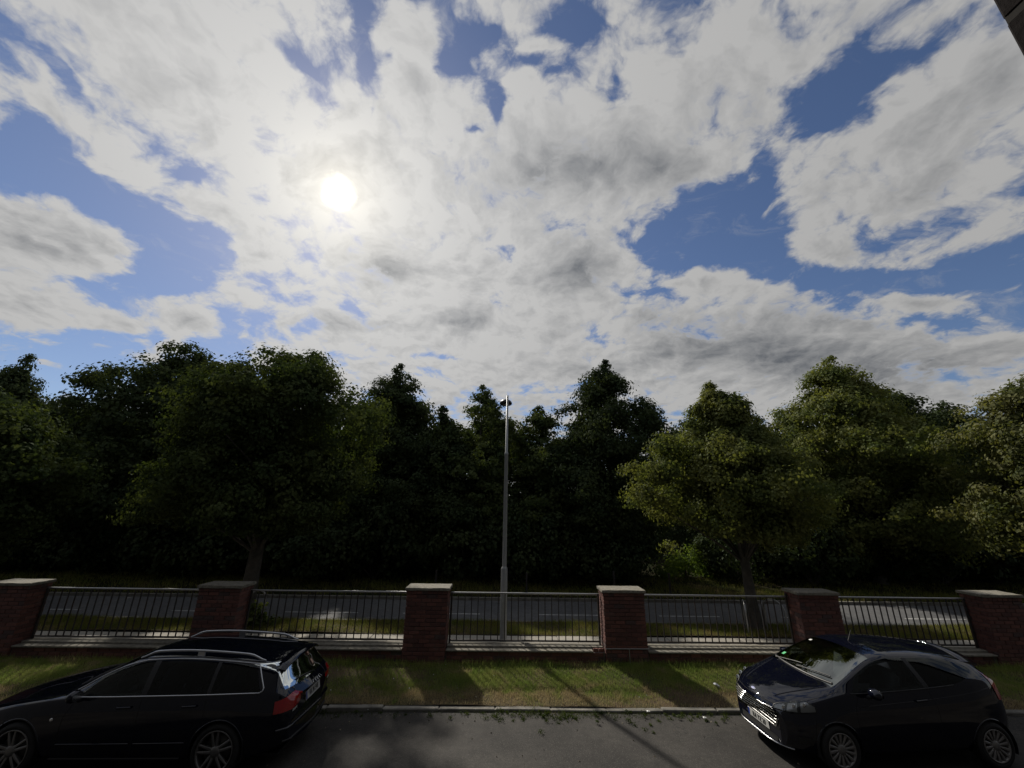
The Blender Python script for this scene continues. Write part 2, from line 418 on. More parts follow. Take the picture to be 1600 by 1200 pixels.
M_asphalt = asphalt_mat('old_asphalt', (0.024, 0.022, 0.020), (0.047, 0.043, 0.038), (0.16, 0.15, 0.13))
M_road = asphalt_mat('road_asphalt', (0.088, 0.089, 0.092), (0.112, 0.112, 0.112), (0.16, 0.16, 0.158), 0.6)
M_conc = pmat('weathered_concrete', (0.19, 0.18, 0.155), 0.9, var=0.45, scale=3.0, bump=0.004, bscale=70, rand=0.12, col2=(0.11, 0.105, 0.09), world=True)
M_conc_pale = pmat('pale_concrete', (0.185, 0.172, 0.142), 0.9, var=0.8, scale=4.5, bump=0.006, bscale=45, rand=0.12, col2=(0.17, 0.155, 0.12), world=True)
M_paving = pmat('paving_slab', (0.31, 0.29, 0.25), 0.9, var=0.2, scale=2.0, bump=0.003, bscale=50, rand=0.08, world=True)
M_paint = pmat('worn_white_paint', (0.44, 0.44, 0.43), 0.8, var=0.6, scale=4.0, col2=(0.22, 0.22, 0.22), world=True)
M_soil = pmat('dry_soil', (0.085, 0.062, 0.040), 0.95, spec=0.1, var=0.4, scale=1.3, bump=0.02, bscale=24, col2=(0.055, 0.055, 0.026), world=True)
M_wood_floor = pmat('leaf_mould', (0.022, 0.018, 0.011), 0.95, spec=0.03, var=0.4, scale=1.0, bump=0.03, bscale=12, col2=(0.016, 0.022, 0.008), world=True)

def grass_mat(name, green, green2, dry, dry_lo, dry_hi, edge_y=None):
    m, N, out = new_mat(name)
    co = N.new('ShaderNodeNewGeometry').outputs['Position']
    f1 = N.noise(co, 2.2, 4, 0.6)
    c = N.mix(N.smooth(f1, 0.35, 0.65), green, green2)
    dryf = N.math('ADD', N.noise(N.vmath('ADD', co, (7.3, 2.1, 0.0)), 1.6, 7, 0.70, 0.8), 0.0)
    if edge_y is not None:                       # mown edge by the kerb is parched
        sep = N.new('ShaderNodeSeparateXYZ'); N.link(co, sep.inputs[0])
        dryf = N.math('ADD', dryf, N.smooth(sep.outputs[1], edge_y + 0.95, edge_y - 0.1, 0.0, 0.20))
    c = N.mix(N.smooth(dryf, dry_lo, dry_hi), c, dry)
    f2 = N.noise(co, 55.0, 2, 0.5)
    c = N.vmath('SCALE', c, scale=N.math('ADD', N.math('MULTIPLY', f2, 1.3), 0.35))
    d = N.new('ShaderNodeBsdfDiffuse'); N.link(c, d.inputs[0])
    t = N.new('ShaderNodeBsdfTranslucent'); N.link(c, t.inputs[0])
    mx = N.new('ShaderNodeMixShader'); mx.inputs[0].default_value = 0.35
    N.link(d.outputs[0], mx.inputs[1]); N.link(t.outputs[0], mx.inputs[2])
    N.link(mx.outputs[0], out.inputs[0])
    return m
M_grass = grass_mat('lawn_grass', (0.200, 0.275, 0.062), (0.275, 0.310, 0.088), (0.40, 0.325, 0.18), 0.50, 0.68, edge_y=YK1)
M_grass_far = grass_mat('verge_grass', (0.15, 0.18, 0.040), (0.21, 0.20, 0.052), (0.31, 0.235, 0.115), 0.50, 0.68)

M_grass_gutter = grass_mat('gutter_grass', (0.05, 0.075, 0.018), (0.08, 0.10, 0.028), (0.17, 0.14, 0.075), 0.55, 0.72)

def sheet(name, x0, x1, y0, y1, z, mat, nx=1, ny=1, zf=None, kind='structure'):
    xs = np.linspace(x0, x1, nx + 1); ys = np.linspace(y0, y1, ny + 1)
    X, Y = np.meshgrid(xs, ys)
    Z = np.full_like(X, z) if zf is None else zf(X, Y)
    v = np.stack([X.ravel(), Y.ravel(), Z.ravel()], 1)
    i = np.arange(nx)[None, :] + (nx + 1) * np.arange(ny)[:, None]
    i = i.ravel()
    f = np.stack([i, i + 1, i + nx + 2, i + nx + 1], 1)
    o = link_mesh(name, np_mesh(name, v, f, True), mat)
    if kind: o['kind'] = kind
    return o

def park_z(X, Y):
    s = np.clip((X + 2.2) / -2.0, 0, 1)
    return -0.06 * s * s * (3 - 2 * s) + 0.012 * np.sin(X * 0.9 + 1) * np.sin(Y * 0.8)
sheet('ground', -420, 420, -300, 700, -1.1, M_wood_floor)
sheet('parking_area', -30, 30, -12, YK0 + 0.03, 0, M_asphalt, 240, 80, park_z)
def lawn_z(X, Y):
    return 0.050 + 0.022 * np.sin(X * 1.7) * np.sin(Y * 2.1 + X) + 0.075 * np.clip((Y - 9.0) / 1.0, 0, 1)
lawn = sheet('lawn', -30, 30, YK1 - 0.02, YW + 0.14, 0.085, M_soil, 376, 16, lawn_z)

def blades(name, x0, x1, y0, y1, zf, n, h0, h1, w, mat, seed, dens=None, lean=0.6):
    g = np.random.default_rng(seed)
    X = g.uniform(x0, x1, n); Y = g.uniform(y0, y1, n)
    if dens is not None:
        k = g.uniform(0, 1, n) < dens(X, Y)
        X, Y = X[k], Y[k]
    n = len(X)
    Z = zf(X, Y) - 0.004
    hh = g.uniform(h0, h1, n) * (0.75 + 0.5 * (np.sin(X * 2.3) * np.sin(Y * 3.1 + X * 0.7) * 0.5 + 0.5))
    a = g.uniform(0, 2 * PI, n); ln = g.uniform(0.05, lean, n) * hh; la = g.uniform(0, 2 * PI, n)
    ww = w * g.uniform(0.6, 1.4, n)
    base = np.stack([X, Y, Z], 1)
    side = np.stack([np.cos(a) * ww, np.sin(a) * ww, np.zeros(n)], 1)
    tip = base + np.stack([np.cos(la) * ln, np.sin(la) * ln, hh], 1)
    v = np.empty((n * 3, 3)); v[0::3] = base - side; v[1::3] = base + side; v[2::3] = tip
    f = np.arange(n * 3).reshape(n, 3)
    o = link_mesh(name, np_mesh(name, v, f), mat)
    o['kind'] = 'stuff'
    return o
def lawn_dens(X, Y):
    d = 0.62 + 0.5 * np.sin(X * 0.83 + 1.2) * np.sin(Y * 2.2 + X * 0.37) + 0.3 * np.sin(X * 2.9) * np.sin(Y * 5.1)
    return np.clip(d, 0.16, 1.0) * np.clip((Y - YK1 + 0.1) / 0.6, 0.55, 1)
blades('grass', -14.5, 14.5, YK1 - 0.01, YW + 0.08, lawn_z, 350000, 0.025, 0.075, 0.0042, M_grass, 3, lawn_dens)
blades('grass_tufts', -12.5, 12.5, YK1 + .05, YW + 0.05, lawn_z, 90000, 0.05, 0.12, 0.0045, M_grass, 14, lambda X, Y: np.clip(2.2 * (np.sin(X * 5.3 + 2 * np.sin(Y * 4)) * np.sin(Y * 6.1 + 1.7 * np.sin(X * 3.1)) - .45), 0, 1), 0.9)
blades('tall_grass', -12.5, 12.5, YW - 0.22, YW + 0.06, lawn_z, 9000, 0.06, 0.18, 0.004, M_grass, 4, None, 0.8)

# kerb of the car park: stones a metre long, end to end
kerb = tag(empty('kerb', (0, 0, 0)), kind='structure')
kb = MB().box(-30, 30, YK0 + 0.04, YK1 - 0.02, -0.2, 0.03).build('kerb_bed', M_conc, kerb)
_me = MB().bevbox(-0.491, 0.491, -0.06, 0.06, -0.15, 0.055, 0.012).mesh('kerb_stone')
for i in range(30):
    o = link_mesh('kerb_stone', _me, M_conc, kerb)
    o.location = (-14.6 + i, 8.44 + random.Random(i).uniform(-0.006, 0.006), random.Random(i + 50).uniform(-0.022, 0.004))
    o.rotation_euler = (random.Random(i + 9).uniform(-0.02, 0.02), random.Random(i + 19).uniform(-0.006, 0.006), random.Random(i + 29).uniform(-0.006, 0.006))

# beyond the wall: bank, footpath, verge, road, far verge
sheet('footpath_bed', -60, 60, 10.5, 12.32, ZF - 0.03, M_soil, 60, 4)
path = tag(empty('footpath'), kind='structure')
_me = MB().bevbox(-0.495, 0.495, -0.247, 0.247, -0.05, 0.0, 0.006).mesh('paving_slab')
for r in range(3):
    for i in range(36):
        o = link_mesh('paving_slab', _me, M_paving, path)
        rr = random.Random(r * 77 + i)
        o.location = (-18.0 + i + (0.5 if r % 2 else 0), 11.02 + 0.5 * r, ZF + rr.uniform(-0.004, 0.004))
def verge_z(X, Y):
    return ZF + 0.02 + 0.03 * np.sin(X * 0.8) * np.sin(Y * 2.3 + X * 0.4)
sheet('verge', -60, 60, 12.27, 13.56, ZF, M_soil, 200, 10, verge_z)
blades('verge_grass', -20, 21, 12.29, 13.53, verge_z, 120000, 0.04, 0.12, 0.006, M_grass_far, 5, lambda X, Y: np.clip(0.75 + 0.4 * np.sin(X * 1.1) * np.sin(Y * 2.7 + X), 0.3, 1), 0.8)
ROAD_Z = ZF - 0.06
sheet('road', -150, 150, 13.5, 16.72, ROAD_Z, M_road, 2, 2)
k2 = tag(empty('road_kerb'), kind='structure')
MB().box(-60, 60, 13.545, 13.65, ROAD_Z - 0.1, ROAD_Z + 0.08).build('kerb_bed', M_conc, k2)
MB().box(-60, 60, 16.68, 16.80, ROAD_Z - 0.1, ROAD_Z + 0.10).build('kerb_bed', M_conc, k2)
marks = tag(empty('road_marking', (0, 0, ROAD_Z + 0.004)), kind='structure')
for x0, x1 in ((-14.9, -13.9), (-10.9, -9.8), (-7.2, -4.8), (-3.3, -0.75), (1.2, 3.25), (5.25, 7.3), (9.4, 11.5), (13.6, 15.7), (-19.5, -17.3), (17.8, 19.9)):
    g = random.Random(int(x0 * 10))
    n = 14; xs = [x0 + (x1 - x0) * i / n for i in range(n + 1)]
    vs = [(x, 14.67 + g.uniform(-0.006, 0.006), 0) for x in xs] + [(x, 14.77 + g.uniform(-0.008, 0.008), 0) for x in xs]
    MB().add(vs, [(i, i + 1, n + 2 + i, n + 1 + i) for i in range(n)]).build('dash', M_paint, marks)
def far_z(X, Y):
    return ROAD_Z + 0.07 + 0.22 * np.clip((Y - 18.5) / 7, 0, 1) + 0.04 * np.sin(X * 0.7) * np.sin(Y * 0.9)
sheet('woodland_ground', -150, 150, 16.76, 60, 0, M_wood_floor, 300, 60, far_z)
blades('rough_grass', -28, 30, 16.82, 21.0, far_z, 70000, 0.06, 0.22, 0.008, M_grass_far, 6, lambda X, Y: np.clip(0.6 + 0.5 * np.sin(X * 0.9) * np.sin(Y * 1.7 + X), 0.1, 1), 0.8)

# weeds in the gutter, windblown bits on the tarmac
def weed_clumps(name, seed, centres, mat, L, n_per):
    g = np.random.default_rng(seed)
    C = np.array(centres); Rr = g.uniform(.03, .075, len(C))
    v, f = leaves_at(g, C, Rr, n_per, L, .55, .1)
    v[:, 2] = np.maximum(v[:, 2], park_z(v[:, 0], v[:, 1]) + .002)
    o = link_mesh(name, np_mesh(name, v, f), mat); o['kind'] = 'stuff'
    return o
def gutter_things():
    g = np.random.default_rng(17)
    cs = []
    for i in range(480):
        x = g.uniform(-6, 9)
        d = .35 + .65 * (math.sin(x * 1.9 + 1) * .5 + .5) + (0.9 if .3 < x < 2.4 else 0) + (.3 if 3.0 < x < 5 else 0) - .25
        if g.uniform(0, 1.9) > d: continue
        w = .10 + .16 * (1 if .3 < x < 2.6 else .35)
        y = YK0 + .02 - abs(g.normal(0, w)); z = float(park_z(np.array(x), np.array(y)))
        cs.append((x, y, z + g.uniform(.005, .045)))
    weed_clumps('gutter_weeds', 18, cs, M_WEED, .019, 40)
    blades('gutter_grass', -6, 9, YK0 - .20, YK0 + .035, park_z, 26000, .012, .05, .0035, M_grass_gutter, 77, lambda X, Y: np.clip((.25 + .5 * (np.sin(X * 1.3) * .5 + .5) + .45 * np.exp(-((X - 1.5) / 1.2) ** 2)) * np.exp(-((YK0 + .03 - Y) / (.05 + .05 * (np.sin(X * 2.1 + 1) * .5 + .5) + .11 * np.exp(-((X - 1.5) / 1.1) ** 2)))), 0, 1), 1.2)
    n = 260
    X = g.uniform(-4.5, 9.5, n); Y = np.where(g.uniform(0, 1, n) < .5, YK0 - np.abs(g.normal(0, .28, n)), g.uniform(3.5, YK0 - .05, n))
    C = np.stack([X, Y, park_z(X, Y) + .006], 1)
    v, f = leaves_at(g, C, np.full(n, .02), 1, .030, .05, 0)
    v[:, 2] = np.clip(v[:, 2], park_z(v[:, 0], v[:, 1]) + .001, park_z(v[:, 0], v[:, 1]) + .018)
    o = link_mesh('fallen_leaves', np_mesh('fallen_leaves', v, f), pmat('dry_leaf', (.17, .145, .10), .9, var=.4, scale=30, world=True)); o['kind'] = 'stuff'
    n = 90
    X = g.uniform(-3.5, 9.0, n); Y = np.where(g.uniform(0, 1, n) < .6, YK1 + g.uniform(-.4, .6, n), g.uniform(YK1, YW, n)); Z = np.where(Y > YK1, lawn_z(X, Y) + .035, park_z(X, Y) + .04)
    v, f = leaves_at(g, np.stack([X, Y, Z], 1), np.full(n, .01), 1, .022, .2, 0)
    o = link_mesh('daisies', np_mesh('daisies', v, f), pmat('white_petal', (.62, .62, .58), .8)); o['kind'] = 'stuff'

# ------------------------------------------------------------------ brick wall with pillars and railings
def brick_mat():
    m, N, out = new_mat('red_brick')
    b = N.new('ShaderNodeBsdfPrincipled')
    co = N.new('ShaderNodeNewGeometry').outputs['Position']
    r = N.new('ShaderNodeObjectInfo').outputs['Random']
    c = N.mix(N.smooth(r, 0.0, 1.0), (0.088, 0.037, 0.032), (0.150, 0.060, 0.047))
    c = N.mix(N.math('GREATER_THAN', r, 0.93), c, (0.070, 0.042, 0.040))
    c = N.vmath('SCALE', c, scale=N.math('ADD', N.math('MULTIPLY', N.noise(co, 22.0, 6, 0.7), 0.9), 0.55))
    c = N.mix(N.smooth(N.noise(co, 3.0, 5, 0.65), 0.56, 0.75, 0.0, 0.4), c, (0.16, 0.125, 0.105))     # lime bloom
    N.link(c, b.inputs['Base Color']); b.inputs['Roughness'].default_value = 0.85
    bn = N.new('ShaderNodeBump'); bn.inputs['Strength'].default_value = 0.6; bn.inputs['Distance'].default_value = 0.003
    N.link(N.noise(co, 90.0, 5, 0.65), bn.inputs['Height']); N.link(bn.outputs[0], b.inputs['Normal'])
    N.link(b.outputs[0], out.inputs[0])
    return m
M_brick = brick_mat()
M_mortar = pmat('mortar', (0.11, 0.095, 0.085), 0.95, var=0.3, scale=6, bump=0.003, bscale=80, world=True)
M_steel = pmat('dull_painted_steel', (0.045, 0.045, 0.048), 0.5, metal=0.35, var=0.35, scale=9, col2=(0.05, 0.034, 0.026), world=True)
M_galv = pmat('galvanised_steel', (0.36, 0.36, 0.36), 0.42, metal=0.85, var=0.25, scale=7, world=True)

BL, BH, BD, J = 0.226, 0.071, 0.107, 0.012
ME_STRETCH = MB().bevbox(-BL / 2, BL / 2, 0, 0.06, 0, BH, 0.004).mesh('brick')       # long face towards -Y
ME_HEAD = MB().bevbox(-BD / 2, BD / 2, 0, 0.06, 0, BH, 0.004).mesh('brick')          # short face
PITCH_Z = BH + J
PX = [-11.42, -6.58, -1.765, 2.85, 7.49, 11.92]
P_W, P_D = 4 * BL + 3 * J, 2 * BL + J

def lay_face(parent, origin, along, width, z0, courses, seed, out_dir):
    """courses of stretchers with half bricks at the ends of every second course, on a face whose outward normal is out_dir"""
    g = random.Random(seed)
    rot = math.atan2(along[1], along[0])
    for c in range(courses):
        x = 0.0; spans = []
        if c % 2:
            spans.append((BD, ME_HEAD)); x = BD + J
        while x + BL <= width + 0.002:
            spans.append((BL, ME_STRETCH)); x += BL + J
        if c % 2 and width - x > BD - 0.02:
            spans.append((BD, ME_HEAD))
        x = 0.0
        for w, me in spans:
            o = link_mesh('brick', me, M_brick, parent)
            u = x + w / 2; d = g.uniform(-0.003, 0.003)
            o.location = (origin[0] + along[0] * u + out_dir[0] * (0.012 + d), origin[1] + along[1] * u + out_dir[1] * (0.012 + d), z0 + c * PITCH_Z + g.uniform(-0.0012, 0.0012))
            o.rotation_euler = (g.uniform(-0.008, 0.008), g.uniform(-0.004, 0.004), rot + g.uniform(-0.008, 0.008))
            x += w + J

PLABEL = ['brick gate pillar cut by the left edge of the photo', 'brick pillar standing behind the roof of the dark estate car', 'brick pillar just left of the lamp post',
          'brick pillar between the lamp post and the leaning verge tree', 'brick pillar behind the windscreen of the blue hatchback', 'brick pillar at the right edge behind the tail of the blue hatchback']
COURSES = 17
for i, px in enumerate(PX):
    p = tag(empty('brick_pillar', (px, YW, 0.10)), PLABEL[i], 'pillar', 'brick pillars of the boundary wall', 'thing')
    h = COURSES * PITCH_Z
    MB().box(-P_W / 2 + 0.004, P_W / 2 - 0.004, 0.004, P_D - 0.004, -0.25, h - 0.004).build('mortar_core', M_mortar, p)
    lay_face(p, (-P_W / 2, 0), (1, 0), P_W, 0.004, COURSES, 100 + i, (0, -1))
    lay_face(p, (-P_W / 2, P_D), (0, -1), P_D, 0.004, COURSES, 200 + i, (-1, 0))
    lay_face(p, (P_W / 2, 0), (0, 1), P_D, 0.004, COURSES, 300 + i, (1, 0))
    # a course of headers set proud, then the slab
    g = random.Random(40 + i)
    MB().box(-P_W / 2 - 0.014, P_W / 2 + 0.014, -0.014, P_D + 0.014, h + 0.003, h + BH + 0.004).build('mortar_bed', M_mortar, p)
    for k in range(8):
        o = link_mesh('brick', ME_HEAD, M_brick, p)
        o.location = (-P_W / 2 + BD / 2 + k * (BD + J) + 0.0, -0.024 + g.uniform(-0.003, 0.003), h + 0.004)
    for sx in (-1, 1):
        for k in range(4):
            o = link_mesh('brick', ME_HEAD, M_brick, p)
            o.location = (sx * (P_W / 2 + 0.024), BD / 2 + k * (BD + J), h + 0.004); o.rotation_euler = (0, 0, PI / 2 * sx)
    zc = h + BH + 0.006
    bm = bmesh.new(); bmesh.ops.create_cube(bm, size=1.0)
    for q in bm.verts:
        q.co = Vector((q.co.x * (P_W + 0.10), P_D / 2 + q.co.y * (P_D + 0.10), zc + 0.03 + q.co.z * 0.06))
    bmesh.ops.bevel(bm, geom=bm.edges[:], offset=0.008, segments=2, affect='EDGES')
    bmesh.ops.subdivide_edges(bm, edges=[e for e in bm.edges if e.calc_length() > 0.3], cuts=6, use_grid_fill=True)
    for q in bm.verts:
        q.co += Vector((g.uniform(-1, 1), g.uniform(-1, 1), g.uniform(-1, 1))) * 0.004
    me = bpy.data.meshes.new('cap'); bm.to_mesh(me); bm.free()
    link_mesh('cap', me, M_conc_pale, p)

# a conduit fixed across the foot of one pillar
_p4 = [o for o in bpy.data.objects if o.name.startswith('brick_pillar') and abs(o.location.x - PX[3]) < .01][0]
MB().tube([(-.50, -.022, .345), (.50, -.022, .350)], .010, 8).tube([(.045, -.022, .345), (.045, -.022, -.02)], .010, 8).build('conduit', M_galv, _p4)
cb = MB().bevbox(-.45, .45, -.16, .16, -.1, .34, .02).build('concrete_block', M_conc, None, (-11.95, 9.95, .10))
tag(cb, 'grey concrete block at the foot of the pillar on the left edge', 'block')

WLABEL = ['low brick wall bay under the leftmost railing, left of the estate car roof', 'low brick wall bay behind the tail of the dark estate car', 'low brick wall bay in front of the lamp post',
          'low brick wall bay in front of the leaning verge tree', 'low brick wall bay behind the roof of the blue hatchback']
RLABEL = ['steel bar railing between the two leftmost pillars', 'steel bar railing above the tail of the dark estate car', 'steel bar railing crossing in front of the lamp post',
          'steel bar railing in front of the leaning verge tree', 'steel bar railing behind the roof of the blue hatchback']
ME_BAR = MB().box(-0.0105, 0.0105, -0.009, 0.009, 0, 0.98).mesh('bar')
for i in range(5):
    xa, xb = PX[i] + P_W / 2 + 0.02, PX[i + 1] - P_W / 2 - 0.02
    xm = (xa + xb) / 2; w = xb - xa
    wl = tag(empty('low_wall', (xm, YW + 0.05, 0.10)), WLABEL[i], 'wall', 'low brick wall bays between the pillars', 'thing')
    MB().box(-w / 2, w / 2, 0.004, 0.36, -0.7, 3 * PITCH_Z - 0.004).build('mortar_core', M_mortar, wl)
    lay_face(wl, (-w / 2 + 0.03, 0), (1, 0), w - 0.05, 0.004, 3, 500 + i, (0, -1))
    zc = 3 * PITCH_Z
    g = random.Random(60 + i)
    n = 3; gap = 0.27 if i == 2 else 0.0
    x = -w / 2 + 0.006; L = (w - 0.012 - gap) / n
    for k in range(n):
        l = L + (0.12 if k == 1 else -0.06)
        MB().bevbox(x + 0.004, x + l - 0.004, -0.045 + g.uniform(-0.006, 0.006), 0.128, zc + 0.002, zc + 0.034 + g.uniform(-0.003, 0.003), 0.006).build('ledge_stone', M_conc_pale, wl)
        x += l
    if gap:
        for k in range(2):
            o = link_mesh('brick', ME_HEAD, M_brick, wl); o.location = (x + 0.07 + k * 0.128, 0.04, zc - 0.01); o.rotation_euler = (0, 0, g.uniform(-0.06, 0.06))
    n = 2; x = -w / 2 + 0.004; L = (w - 0.008) / n
    for k in range(n):
        MB().bevbox(x + 0.004, x + L - 0.004, 0.132 + g.uniform(-0.003, 0.003), 0.40, zc - 0.06, zc + 0.072 + g.uniform(-0.003, 0.003), 0.010).build('coping_stone', M_conc_pale, wl)
        x += L
    rl = tag(empty('steel_railing', (xm, YW + 0.37, 0.10 + zc + 0.115)), RLABEL[i], 'railing', 'steel bar railings between the pillars')
    MB().tube([(-w / 2 + 0.01, 0, 1.015), (w / 2 - 0.01, 0, 1.015)], 0.021, 10).build('top_rail', M_galv, rl)
    MB().box(-w / 2 + 0.03, w / 2 - 0.03, -0.02, 0.02, 0.0, 0.028).build('bottom_rail', M_steel, rl)
    for sx in (-1, 1):
        MB().bevbox(sx * (w / 2 - 0.04) - 0.02, sx * (w / 2 - 0.04) + 0.02, -0.021, 0.021, -0.045, 1.09 if (sx > 0 and i == 3) else 1.03, 0.003).build('end_post', M_steel, rl)
    nb = 21
    for k in range(nb):
        o = link_mesh('bar', ME_BAR, M_steel, rl)
        o.location = (-w / 2 + 0.04 + (w - 0.08) * (k + 1) / (nb + 1), 0, 0.022)
        o.rotation_euler = (g.uniform(-0.006, 0.006), g.uniform(-0.006, 0.006), 0)

# ------------------------------------------------------------------ trees
def leaf_mat(name, dark, light, trans=0.38, hue=None):
    m, N, out = new_mat(name)
    co = N.new('ShaderNodeNewGeometry').outputs['Position']
    f = N.smooth(N.noise(co, 0.9, 4, 0.6), 0.34, 0.66)
    c = N.mix(f, dark, light)
    f2 = N.noise(co, 9.0, 2, 0.6)
    c = N.vmath('SCALE', c, scale=N.math('ADD', N.math('MULTIPLY', f2, 1.1), 0.45))
    d = N.new('ShaderNodeBsdfDiffuse'); N.link(c, d.inputs[0])
    t = N.new('ShaderNodeBsdfTranslucent'); N.link(N.vmath('MULTIPLY', c, (1.15, 1.15, 0.55)), t.inputs[0])
    g = N.new('ShaderNodeBsdfGlossy'); g.inputs['Roughness'].default_value = 0.6; g.inputs[0].default_value = (0.9, 0.95, 1.0, 1)
    a = N.new('ShaderNodeMixShader'); a.inputs[0].default_value = trans
    N.link(d.outputs[0], a.inputs[1]); N.link(t.outputs[0], a.inputs[2])
    b = N.new('ShaderNodeMixShader'); b.inputs[0].default_value = 0.008
    N.link(a.outputs[0], b.inputs[1]); N.link(g.outputs[0], b.inputs[2])
    N.link(b.outputs[0], out.inputs[0])
    return m
M_LIME = leaf_mat('lime_leaves', (0.092, 0.120, 0.036), (0.180, 0.190, 0.062), 0.42)
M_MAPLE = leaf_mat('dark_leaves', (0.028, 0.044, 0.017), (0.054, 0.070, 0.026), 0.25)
M_FIELD = leaf_mat('olive_leaves', (0.040, 0.062, 0.020), (0.084, 0.104, 0.034), 0.30)
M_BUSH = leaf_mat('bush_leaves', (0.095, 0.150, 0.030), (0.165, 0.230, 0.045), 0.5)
M_RUST = leaf_mat('bronze_leaves', (0.075, 0.092, 0.030), (0.150, 0.148, 0.055))
M_WEED = leaf_mat('weed_leaves', (0.035, 0.055, 0.013), (0.07, 0.095, 0.022))
M_BARK = pmat('grey_bark', (0.085, 0.075, 0.062), 0.9, var=0.5, scale=3.0, bump=0.02, bscale=18, col2=(0.05, 0.046, 0.038), world=True)

def sin_lumps(g, n=5, amp=0.16):
    ks = g.integers(1, 6, n); ms = g.uniform(2, 9, n); ps = g.uniform(0, 2 * PI, n); am = g.uniform(0.4, 1.0, n) * amp
    return lambda t, ph: 1 + sum(a * np.sin(k * ph + m * t + p) for k, m, p, a in zip(ks, ms, ps, am)) / 1.6

def leaves_at(g, C, Rr, n_per, L, flat=0.6, droop=0.25, out_from=None):
    """folded leaves scattered through clumps: C centres (k,3), Rr radii (k,)"""
    k = len(C); n = k * n_per
    d = g.normal(0, 0.5, (k, n_per, 3)); ln = np.linalg.norm(d, axis=2, keepdims=True)
    d *= np.minimum(1.0, 1.15 / np.maximum(ln, 1e-6))
    d[:, :, 2] *= flat
    r = np.hypot(d[:, :, 0], d[:, :, 1])
    d[:, :, 2] -= droop * r * r
    P = (C[:, None, :] + d * Rr[:, None, None]).reshape(n, 3)
    nrm = g.normal(0, 0.34, (n, 3)); nrm[:, 2] += 0.42
    dn = (d / (np.linalg.norm(d, axis=2, keepdims=True) + 1e-6)).reshape(n, 3)
    nrm += dn * np.array([0.95, 0.95, 1.1])               # leaves lie over the outside of their spray
    if out_from is not None:
        o = P - out_from; o /= np.linalg.norm(o, axis=1, keepdims=True) + 1e-6
        nrm += 0.40 * o
    nrm /= np.linalg.norm(nrm, axis=1, keepdims=True)
    ax = g.normal(0, 1, (n, 3)); ax[:, 2] -= 0.6
    ax -= nrm * np.sum(ax * nrm, axis=1, keepdims=True); ax /= np.linalg.norm(ax, axis=1, keepdims=True) + 1e-9
    sd = np.cross(nrm, ax)
    s = (L * g.uniform(0.65, 1.3, n))[:, None]
    v = np.empty((n * 4, 3))
    v[0::4] = P - ax * s * 0.5
    v[1::4] = P + sd * s * 0.42 - ax * s * 0.05 + nrm * s * 0.10
    v[2::4] = P + ax * s * 0.5 - nrm * s * 0.06
    v[3::4] = P - sd * s * 0.42 - ax * s * 0.05 + nrm * s * 0.10
    i = np.arange(n) * 4
    f = np.empty((n * 2, 3), dtype=np.int64)
    f[0::2] = np.stack([i, i + 1, i + 2], 1); f[1::2] = np.stack([i, i + 2, i + 3], 1)
    return v, f

def crown_clumps(g, z0, z1, prof, n, rc, squash=(1, 1), lumps=0.16, core=0.25, lean=(0, 0)):
    """boughs spread over the crown, each bough a flat spray of clumps with gaps between"""
    def place(m, inner):
        t = g.uniform(0, .93, m * 4); rp = np.interp(t, [p[0] for p in prof], [p[1] for p in prof])
        keep = g.uniform(0, max(p[1] for p in prof), m * 4) < rp + 0.12
        t, rp = t[keep][:m], rp[keep][:m]
        ph = g.uniform(0, 2 * PI, len(t))
        rad = rp * lump(t * 3, ph)
        fr = g.uniform(0.1, 0.72, len(t)) if inner else g.uniform(0.78, 1.0, len(t))
        return t, rp, ph, rad * fr
    lump = sin_lumps(g, 6, lumps)
    nb = max(16, n // 7)
    t, rp, ph, rr = place(nb, False)
    k = 6
    sb = (0.20 * rp + 0.16)[:, None]
    u = g.normal(0, 0.62, (len(t), k)) * sb; w = g.normal(0, 0.75, (len(t), k)) * sb; q = g.normal(0, 0.42, (len(t), k)) * sb
    R_ = rr[:, None] + u; A = ph[:, None]
    x = (np.cos(A) * R_ - np.sin(A) * w); y = (np.sin(A) * R_ + np.cos(A) * w); z = (z0 + (z1 - z0) * t)[:, None] + q - 0.35 * np.maximum(u, 0)
    tt = np.repeat(t, k); rpp = np.repeat(rp, k)
    ti, rpi, phi, rri = place(int(n * core), True)
    x = np.concatenate([x.ravel(), np.cos(phi) * rri]); y = np.concatenate([y.ravel(), np.sin(phi) * rri]); z = np.concatenate([z.ravel(), z0 + (z1 - z0) * ti])
    tt = np.concatenate([tt, ti]); rpp = np.concatenate([rpp, rpi])
    m = 26; tc = np.linspace(.62, 1.0, m); rc_ = np.interp(tc, [p[0] for p in prof], [p[1] for p in prof]) * .45      # leader
    x = np.concatenate([x, g.normal(0, 1, m) * rc_]); y = np.concatenate([y, g.normal(0, 1, m) * rc_]); z = np.concatenate([z, z0 + (z1 - z0) * tc])
    tt = np.concatenate([tt, tc]); rpp = np.concatenate([rpp, np.maximum(.12, rc_ * 2)])
    x = x * squash[0] + lean[0] * tt; y = y * squash[1] + lean[1] * tt
    return np.stack([x, y, z], 1), g.uniform(rc[0], rc[1], len(x)) * np.interp(rpp, [0, 0.35, 0.9], [0.30, 0.62, 0.92])

